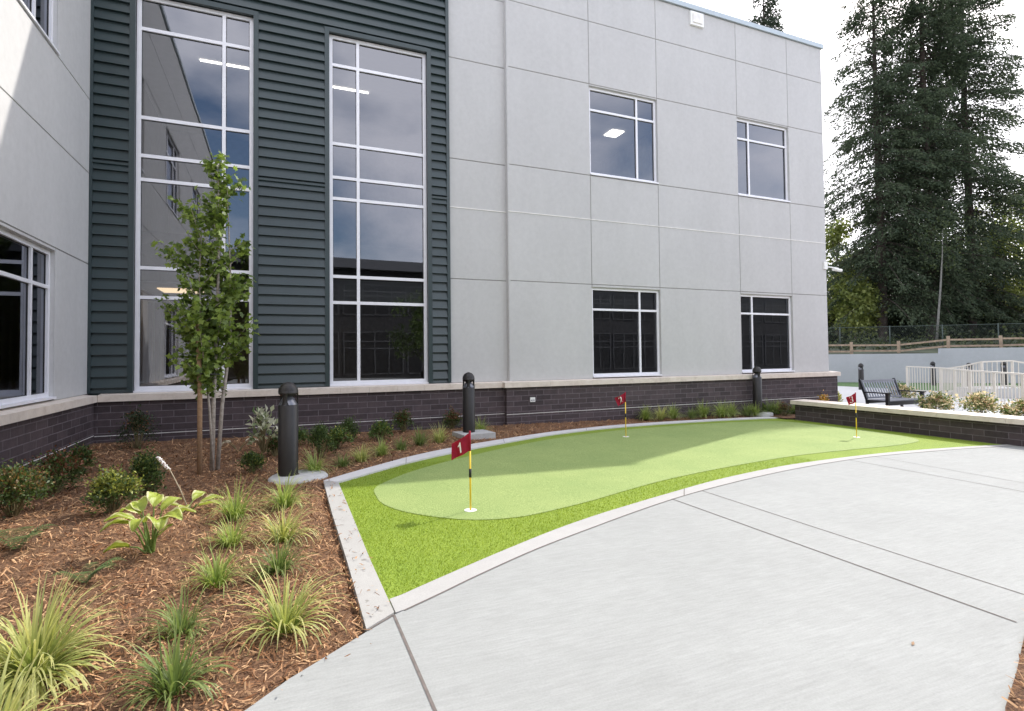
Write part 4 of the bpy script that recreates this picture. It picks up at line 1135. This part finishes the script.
# ------------------------------------------------------------------ shrubs
def shrub_mesh(n, rad, h, c0, c1, tipc, tipf, size, seed, flower=None, ff=0.0, loose=0.0):
    rs = np.random.default_rng(seed)
    m = MB(); r2 = random.Random(seed)
    cl = 30; cen = []
    for k in range(cl):
        az = r2.uniform(0, 6.283); el = r2.uniform(0.05, 1.0)**0.8*math.pi/2
        q = r2.uniform(0.55, 0.95 + loose*0.3)
        c = Vector((rad*q*math.cos(el)*math.cos(az), rad*q*math.cos(el)*math.sin(az), h*(0.22+0.68*q*math.sin(el)))); cen.append(c)
        m.tube([(0.02*math.cos(az), 0.02*math.sin(az), -0.02), (c.x*0.5, c.y*0.5, c.z*0.6), c], [0.007, 0.005, 0.002], 4, False)
    per = n//cl; P, CC = [], []
    for c in cen:
        q = rs.normal(0, 1, (per, 3))*np.array([rad, rad, h*0.8])*(0.155-loose*0.03); p = q+np.array(c)
        p[:, 2] = np.maximum(p[:, 2], 0.02); P.append(p)
    P = np.concatenate(P); n = len(P)
    D = P*np.array([1, 1, 0.4]); D /= np.linalg.norm(D, axis=1, keepdims=True)+1e-6; D = D*0.6 + rs.normal(0, 0.6, (n, 3)); D[:, 2] += 0.35
    NN = rs.normal(0, 0.5, (n, 3)); NN[:, 2] += 1
    tt = rs.uniform(0, 1, n)[:, None]; C = np.array(c0)*(1-tt)+np.array(c1)*tt
    up = (P[:, 2] > h*0.5) & (rs.uniform(0, 1, n) < tipf); C[up] = np.array(tipc)*rs.uniform(0.6, 1.3, (up.sum(), 1))
    L = rs.uniform(0.7, 1.35, n)*size; Wd = L*rs.uniform(0.4, 0.6, n)
    if flower is not None:
        fl = rs.uniform(0, 1, n) < ff; C[fl] = np.array(flower)*rs.uniform(0.7, 1.1, (fl.sum(), 1)); Wd[fl] = L[fl]
    V, C = leaves(P, D, NN, L, Wd, C, 0.2)
    return m, V, C
def shrub(name, label, loc, rad, h, n, c0, c1, tipc=(0.1, 0.1, 0.03), tipf=0.2, size=0.035, seed=1, group=None, flower=None, ff=0, loose=0.0, cat='shrub'):
    t = thing(name, label, cat, loc, 0, group)
    m, V, C = shrub_mesh(n, rad, h, c0, c1, tipc, tipf, size, seed, flower, ff, loose)
    m.build('stem', 'stem', t); np_mesh('foliage', V, 4, C, 'leaf', t); return t
dg0, dg1 = (0.035, 0.06, 0.02), (0.12, 0.18, 0.05)
NG = 'small nandina-like shrubs along the building'
def gp(x, y, dz=0.0): return (x, y, float(mulch_h(np.array(x), np.array(y)))+dz)
red = (0.20, 0.085, 0.045); yg = (0.28, 0.30, 0.07)
sh = [(-2.42, 6.98, .31, .50, 2600, (0.2, 0.13, 0.05), .4, 'bushy green shrub with bronze tips at the left picture edge'),
      (-2.36, 7.90, .29, .46, 2400, red, .45, 'reddish-green shrub second from the left picture edge'),
      (-2.50, 9.2, .22, .40, 1700, red, .2, 'dark green shrub close to the corner of the left brick wall'),
      (-1.56, 6.78, .26, .43, 2400, yg, .6, 'rounded shrub with yellow tips left behind the hosta'),
      (-1.42, 7.62, .22, .47, 2000, yg, .12, 'upright dark green shrub directly behind the hosta'),
      (-0.33, 8.35, .17, .28, 1200, yg, .1, 'small low green shrub between the young tree and the near bollard'),
      (-0.05, 9.75, .17, .32, 1000, red, .15, 'small dim shrub behind the near bollard'),
      (0.62, 9.35, .27, .50, 1900, dg1, .1, 'leafy green shrub right of the near bollard'),
      (1.22, 10.95, .26, .42, 1500, dg1, .1, 'green shrub behind the grass row close to the brick wall'),
      (2.50, 11.85, .25, .46, 1500, red, .35, 'bronze-green shrub against the brick wall below the second tall window'),
      (3.62, 11.98, .25, .46, 1500, red, .55, 'reddish shrub against the brick wall left of the middle bollard'),
      (13.55, 11.55, .22, .42, 900, red, .5, 'dark reddish shrub at the end of the low seat wall')]
for i, (x, y, r_, h, n, tc_, tf, lb) in enumerate(sh):
    shrub('shrub', lb, gp(x, y), r_, h, n, dg0, dg1, tc_, tf, 0.036, 100+i, NG)
for i, (x, y, r_, h, lb) in enumerate(((0.25, 10.7, .26, .36, 'low leafy shrub behind the near bollard against the brick wall'), (0.95, 10.1, .24, .34, 'low leafy shrub between the grass row and the brick wall, left one'),
                                       (1.85, 10.9, .25, .34, 'low leafy shrub between the grass row and the brick wall, right one'), (13.1, 12.0, .2, .36, 'small leafy plant just right of the far bollard by the wall'))):
    shrub('shrub', lb, gp(x, y), r_, h, 1100, (0.05, 0.09, 0.025), (0.15, 0.24, 0.07), yg, .25, 0.045, 170+i, NG, loose=0.4)
shrub('airy_shrub', 'loose airy dark shrub in the corner of the two brick walls', gp(-2.25, 11.3), 0.42, 0.62, 1500, (0.02, 0.035, 0.015), (0.05, 0.08, 0.03), red, .15, 0.04, 131, None, None, 0, 0.8)
shrub('variegated_shrub', 'cream and green variegated shrub left of the near bollard by the wall', gp(-0.22, 9.6, 0.12), 0.24, 0.60, 170, (0.12, 0.2, 0.07), (0.5, 0.52, 0.34), (0.68, 0.68, 0.52), .5, 0.11, 132, None, None, 0, 0.9)
for i, (x, y, r_, h, lb) in enumerate(((18.1, 10.1, .55, .66, 'cream flowering shrub right of the slatted bench'), (18.3, 9.0, .55, .68, 'pinkish flowering shrub second behind the seat wall'),
                                       (18.5, 8.15, .50, .55, 'flowering shrub behind the seat wall at the right picture edge'), (21.5, 13.1, .5, .66, 'flowering shrub seen under the right armrest of the bench'))):
    shrub('flowering_shrub', lb, (x, y, -0.34), r_, h, 1700, (0.07, 0.11, 0.03), (0.22, 0.28, 0.08), (0.5, 0.33, 0.2), .2, 0.07, 140+i, 'flowering shrubs behind the seat wall', (0.78, 0.66, 0.42), 0.24)
shrub('yellow_plant', 'orange-yellow perennial at the end of the brick wall behind the seat wall', (15.45, 11.75, -0.32), 0.26, 0.58, 500, (0.25, 0.2, 0.04), (0.6, 0.42, 0.08), (0.7, 0.4, 0.12), .5, 0.06, 151, 'yellow perennials behind the seat wall')
shrub('yellow_plant', 'lime-yellow perennial just past the building corner', (17.3, 12.75, -0.33), 0.30, 0.56, 600, (0.2, 0.24, 0.04), (0.5, 0.5, 0.1), (0.6, 0.55, 0.12), .5, 0.07, 152, 'yellow perennials behind the seat wall')

# ------------------------------------------------------------------ hostas
def broad_leaf(m, base, az, pet, L, W, elev, droop, twist=0.0, petz=None):
    """petiole + wide cupped leaf, several segments"""
    ca, sa = math.cos(az), math.sin(az); d = Vector((ca, sa, 0)); sdv = Vector((-sa, ca, 0))
    base = Vector(base); e = base + d*pet*math.cos(elev) + Vector((0, 0, pet*math.sin(elev)))
    mid = base.lerp(e, 0.5) + Vector((0, 0, 0.02))
    m.m = 1; m.tube([base, mid, e], [0.009, 0.007, 0.005], 5, False); m.m = 0
    nu, nv = 10, 10; vs = []
    ang = elev*0.6; p = e.copy(); 
    for i in range(nu+1):
        u = i/nu; wv = W*(math.sin(math.pi*min(1, u*0.93+0.05))**0.75)*(1-0.25*u)
        for j in range(nv+1):
            s_ = (j/nv-0.5)
            vs.append(p + (sdv*math.cos(twist)+Vector((0, 0, math.sin(twist))))*(s_*wv) + Vector((0, 0, abs(s_)*wv*0.45 + 0.008*math.sin(j*1.5+i*1.1))))
        p = p + d*(L/nu*math.cos(ang)) + Vector((0, 0, L/nu*math.sin(ang))); ang -= droop/nu
    i0 = len(m.v); m.v += [tuple(v) for v in vs]
    for i in range(nu):
        for j in range(nv):
            a = i0+i*(nv+1)+j; m.f.append((a, a+1, a+nv+2, a+nv+1)); m.mi.append(0 if 0 < j < nv-1 else 2); m.sm.append(True)
def lm(name, c, tr=0.4):
    m, nt, b = new_mat(name); v = obj_coord(nt)
    r = ramp(nt, noise(nt, v, 18, 4), [(0.3, tuple(x*0.8 for x in c)), (0.7, tuple(min(1, x*1.15) for x in c))])
    nt.links.new(r.outputs[0], b.inputs['Base Color']); b.inputs['Roughness'].default_value = 0.45
    t_ = nt.nodes.new('ShaderNodeBsdfTranslucent'); nt.links.new(r.outputs[0], t_.inputs[0])
    ms = nt.nodes.new('ShaderNodeMixShader'); ms.inputs[0].default_value = tr
    nt.links.new(b.outputs[0], ms.inputs[1]); nt.links.new(t_.outputs[0], ms.inputs[2]); nt.links.new(ms.outputs[0], nt.nodes['Material Output'].inputs[0])
lm('hosta_leaf', (0.36, 0.44, 0.06)); lm('hosta_edge', (0.62, 0.62, 0.28)); lm('hosta_stalk', (0.22, 0.32, 0.08)); lm('dry_leaf', (0.55, 0.47, 0.33), 0.2)
def hosta(label, loc, specs, name='hosta'):
    t = thing(name, label, 'plant', loc, 0, None)
    for (az, pet, L, W, el, dr, tw) in specs:
        m = MB(); broad_leaf(m, (rnd.uniform(-.03, .03), rnd.uniform(-.03, .03), 0), R(az), pet, L, W, R(el), dr, tw)
        m.build('leaf', ['hosta_leaf', 'hosta_stalk', 'hosta_edge'], t)
    return t
h1 = hosta('large lime hosta with cream leaf edges in the sunny mulch', gp(-0.96, 5.28), [(180, 0.290, 0.224, 0.153, 68, 1.3, .1), (150, 0.317, 0.206, 0.163, 72, 1.6, -.2), (205, 0.264, 0.224, 0.153, 66, 1.5, .3), (250, 0.282, 0.189, 0.163, 72, 2.1, 0.3), (290, 0.282, 0.189, 0.173, 70, 2.2, -0.2),
        (330, 0.290, 0.206, 0.163, 66, 1.4, .2), (0, 0.290, 0.224, 0.153, 64, 1.2, -.2), (45, 0.317, 0.189, 0.153, 74, 1.0, .1), (90, 0.352, 0.172, 0.153, 80, 0.9, .4), (120, 0.334, 0.189, 0.153, 74, 1.2, -.3), (340, 0.106, 0.172, 0.071, 80, .3, .5), (200, 0.141, 0.172, 0.133, 35, .8, .6)])
m = MB(); m.m = 0; m.tube([(0.10, 1.3, 0.0), (0.06, 1.27, 0.25), (-0.02, 1.22, 0.48), (-0.10, 1.18, 0.62)], [0.006, 0.005, 0.004, 0.003], 6)
h2 = hosta('smaller variegated hosta lying low behind the large lime hosta', gp(-0.86, 6.62), [(10, .10, .22, .13, 40, .7, .1), (60, .12, .2, .13, 50, .8, .3), (330, .12, .24, .14, 30, .5, -.2), (180, .1, .2, .12, 40, .9, .2), (270, .12, .22, .13, 35, .8, .0)])
m = MB(); m.tube([(0.0, 0.0, 0.0), (-0.08, 0.02, 0.22), (-0.17, 0.03, 0.42), (-0.27, 0.04, 0.57)], [0.007, 0.006, 0.005, 0.003], 6); fs_ = m.build('flower_stalk', 'dry_leaf', h2)
m = MB()
for k in range(26):
    q = k/25; c = Vector((-0.19-0.09*q, 0.03, 0.45+0.13*q)); a = k*2.4
    m.tube([c, c+Vector((math.cos(a)*0.02, math.sin(a)*0.02, -0.01))], [0.004, 0.008], 5)
m.build('flower', 'numeral', fs_)
t = thing('wilted_plant', 'small wilted plant with bleached drooping leaves near the wall', 'plant', gp(-0.62, 10.3))
for az, L in ((0, .3), (40, .24), (150, .22), (200, .18)):
    m = MB(); broad_leaf(m, (0, 0, 0), R(az), .22, L*0.9, .09, R(50), 1.9); m.build('leaf', ['dry_leaf', 'stem', 'dry_leaf'], t)

# ------------------------------------------------------------------ ferns
def fern(label, loc, n, L, seed):
    t = thing('fern', label, 'fern', loc, 0, 'small ferns in the mulch'); rs = random.Random(seed)
    V, C = [], []
    for k in range(n):
        az = rs.uniform(0, 6.283); d = np.array([math.cos(az), math.sin(az), 0]); s2 = np.array([-math.sin(az), math.cos(az), 0]); LL = L*rs.uniform(.7, 1.1)
        for i in range(16):
            q = (i+1)/17; p = d*LL*q*0.9 + np.array([0, 0, LL*(1.5*q-1.1*q*q)]); w_ = LL*0.22*math.sin(math.pi*min(1, q+0.08))+0.006
            for sg in (-1, 1):
                a = p; b_ = p+s2*sg*w_+d*w_*0.3; e = d*LL*0.022
                V += [a-e, a+e, b_+e*0.4, b_-e*0.4]; c = np.array([0.09, 0.13, 0.045])*rs.uniform(.7, 1.6); C += [c]*4
    np_mesh('frond', np.array(V), 4, np.array(C), 'leaf', t); return t
fern('dark green fern at the left picture edge', gp(-1.97, 5.75), 11, .30, 3)
fern('small fern in front of the large lime hosta', gp(-1.25, 4.75), 8, .27, 4)

# ------------------------------------------------------------------ grass clumps
def clump(n, L, spread, w_, c0, c1, tip, seed, droop=1.0):
    rs = np.random.default_rng(seed); V, C = [], []; seg = 7
    for k in range(n):
        az = rs.uniform(0, 6.283); lean = rs.uniform(0.05, 1.0)**0.9*spread; Lb = L*rs.uniform(0.45, 1.0)
        r_ = rs.uniform(0, 0.065); p = np.array([r_*math.cos(az+rs.normal(0, .6)), r_*math.sin(az), -0.01]); th = lean*0.62
        s2 = np.array([-math.sin(az), math.cos(az), 0]); W_ = w_*rs.uniform(0.7, 1.2); tt = rs.uniform(0, 1)
        cc = np.array(c0)*(1-tt)+np.array(c1)*tt; tw = rs.normal(0, 0.25)
        pts = []; 
        for i in range(seg+1):
            q = i/seg; pts.append((p.copy(), W_*(1-q**2.2)*0.5+0.0006, cc*(1-0.55*q)+np.array(tip)*0.55*q if tip is not None else cc))
            th += (lean*2.0*droop + 0.15)/seg*(0.35+1.5*q); dd = np.array([math.cos(az+tw*q)*math.sin(th), math.sin(az+tw*q)*math.sin(th), math.cos(th)]); p = p+dd*Lb/seg
        for i in range(seg):
            a, wa, ca = pts[i]; b_, wb, cb = pts[i+1]
            V += [a-s2*wa, a+s2*wa, b_+s2*wb, b_-s2*wb]; C += [ca, ca, cb, cb]
    return np.array(V), np.array(C)
green = dict(c0=(0.05, 0.10, 0.025), c1=(0.20, 0.27, 0.07), tip=(0.30, 0.34, 0.13))
varie = dict(c0=(0.11, 0.20, 0.025), c1=(0.50, 0.52, 0.14), tip=(0.72, 0.66, 0.34))
bright = dict(c0=(0.10, 0.19, 0.03), c1=(0.34, 0.43, 0.09), tip=(0.50, 0.52, 0.22))
mesh_cache = {}
def grass(label, x, y, L, n, kind, spread, w_=0.008, seed=0, group=None, z=None, name='grass_clump', droop=1.0):
    t = thing(name, label, 'ornamental grass', gp(x, y) if z is None else (x, y, z), rnd.uniform(0, 6), group)
    V, C = clump(n, L, spread, w_, seed=seed, droop=droop, **kind); np_mesh('blades', V, 4, C, 'blade', t); return t
NR = 'grass clumps in two rows beside the kerb'
grass('largest arching yellow-striped grass clump at the left picture edge', -1.12, 3.48, .56, 380, varie, 1.5, .014, 1, 'large variegated sedges')
grass('yellow-striped grass clump cut off by the bottom left corner', -1.05, 2.84, 0.50, 110, varie, 1.4, .014, 2, 'large variegated sedges')
grass('small pale sedge tuft left of the large yellow-striped clump', -2.0, 4.4, .40, 70, varie, 1.2, .008, 21, 'large variegated sedges')
grass('wide green clump nearest the camera at the bottom of the left row', -0.46, 3.07, .37, 150, green, 1.3, .010, 3, NR)
grass('dark green clump second from the front of the left row', -0.52, 3.70, .30, 110, green, 1.15, .009, 4, NR)
grass('green clump third from the front of the left row', -0.40, 4.38, .38, 120, bright, 1.1, .009, 5, NR)
grass('green clump fourth from the front of the left row', -0.37, 5.25, .36, 120, bright, 1.1, .009, 6, NR)
grass('tall bright clump at the far end of the left row', -0.40, 6.10, .48, 150, bright, 1.05, .010, 7, NR)
grass('bright wide clump nearest the paving corner at the front of the right row', 0.03, 3.50, .50, 120, varie, 1.35, .013, 8, NR)
grass('dark green clump second from the front of the right row', 0.0, 4.42, .36, 150, green, 1.15, .009, 9, NR)
grass('bright green clump third from the front of the right row', 0.04, 5.25, .44, 150, varie, 1.15, .010, 10, NR)
grass('bright green clump in front of the near bollard footing', 0.06, 6.35, .48, 160, bright, 1.1, .010, 11, NR)
NB = 'grass clumps behind the back kerb'
back = [(0.46, 8.05, .38, bright, 'fresh green grass clump immediately right of the near bollard'), (0.88, 8.45, .22, green, 'tiny green grass tuft beside the back kerb'), (1.19, 8.78, .34, varie, 'yellow-green grass clump third along the back kerb'),
        (1.56, 9.12, .32, bright, 'green grass clump fourth along the back kerb'), (1.95, 9.5, .26, green, 'low dark grass clump fifth along the back kerb'), (2.38, 9.9, .38, green, 'full green grass clump sixth along the back kerb'),
        (2.85, 10.25, .42, varie, 'yellow grass clump just left of the middle bollard'), (4.02, 11.15, .40, bright, 'green grass clump just right of the middle bollard')]
for i, (x, y, L, k, lb) in enumerate(back): grass(lb, x, y, L*1.15, 150, k, 1.0, .010, 30+i, NB)
NW = 'green grasses along the brick wall on the right'
words = ['first', 'second', 'third', 'fourth', 'fifth', 'sixth', 'seventh', 'eighth', 'ninth', 'tenth', 'eleventh', 'twelfth']
for i, (x, L, k) in enumerate(((8.95, .40, bright), (9.35, .42, varie), (9.85, .44, bright), (10.4, .34, green), (10.9, .50, bright), (11.45, .54, bright), (11.95, .44, bright), (12.4, .40, green), (12.7, .42, bright), (13.35, .54, green), (13.75, .44, bright), (14.3, .40, green))):
    grass('%s grass clump from the left against the right-hand brick wall' % words[i], x, 11.95 - (0.12 if i % 2 else 0) - (0.15 if i == 8 else 0), L*1.15, 230, k, 1.15, .012, 50+i, NW, gz(x)+0.04)
# fallen leaf litter on the patio
m = MB()
t = thing('fallen_leaf', 'small dry brown leaf lying on the patio near the right edge', 'leaf', (3.28, 1.98, gz(3.28)+0.004), 0.4)
m.add([(-.03, 0, 0.002), (0, .008, .006), (.03, 0, .002), (0, -.008, .001)], [(0, 3, 2, 1), ]); m.build('blade', 'wood_stake', t)
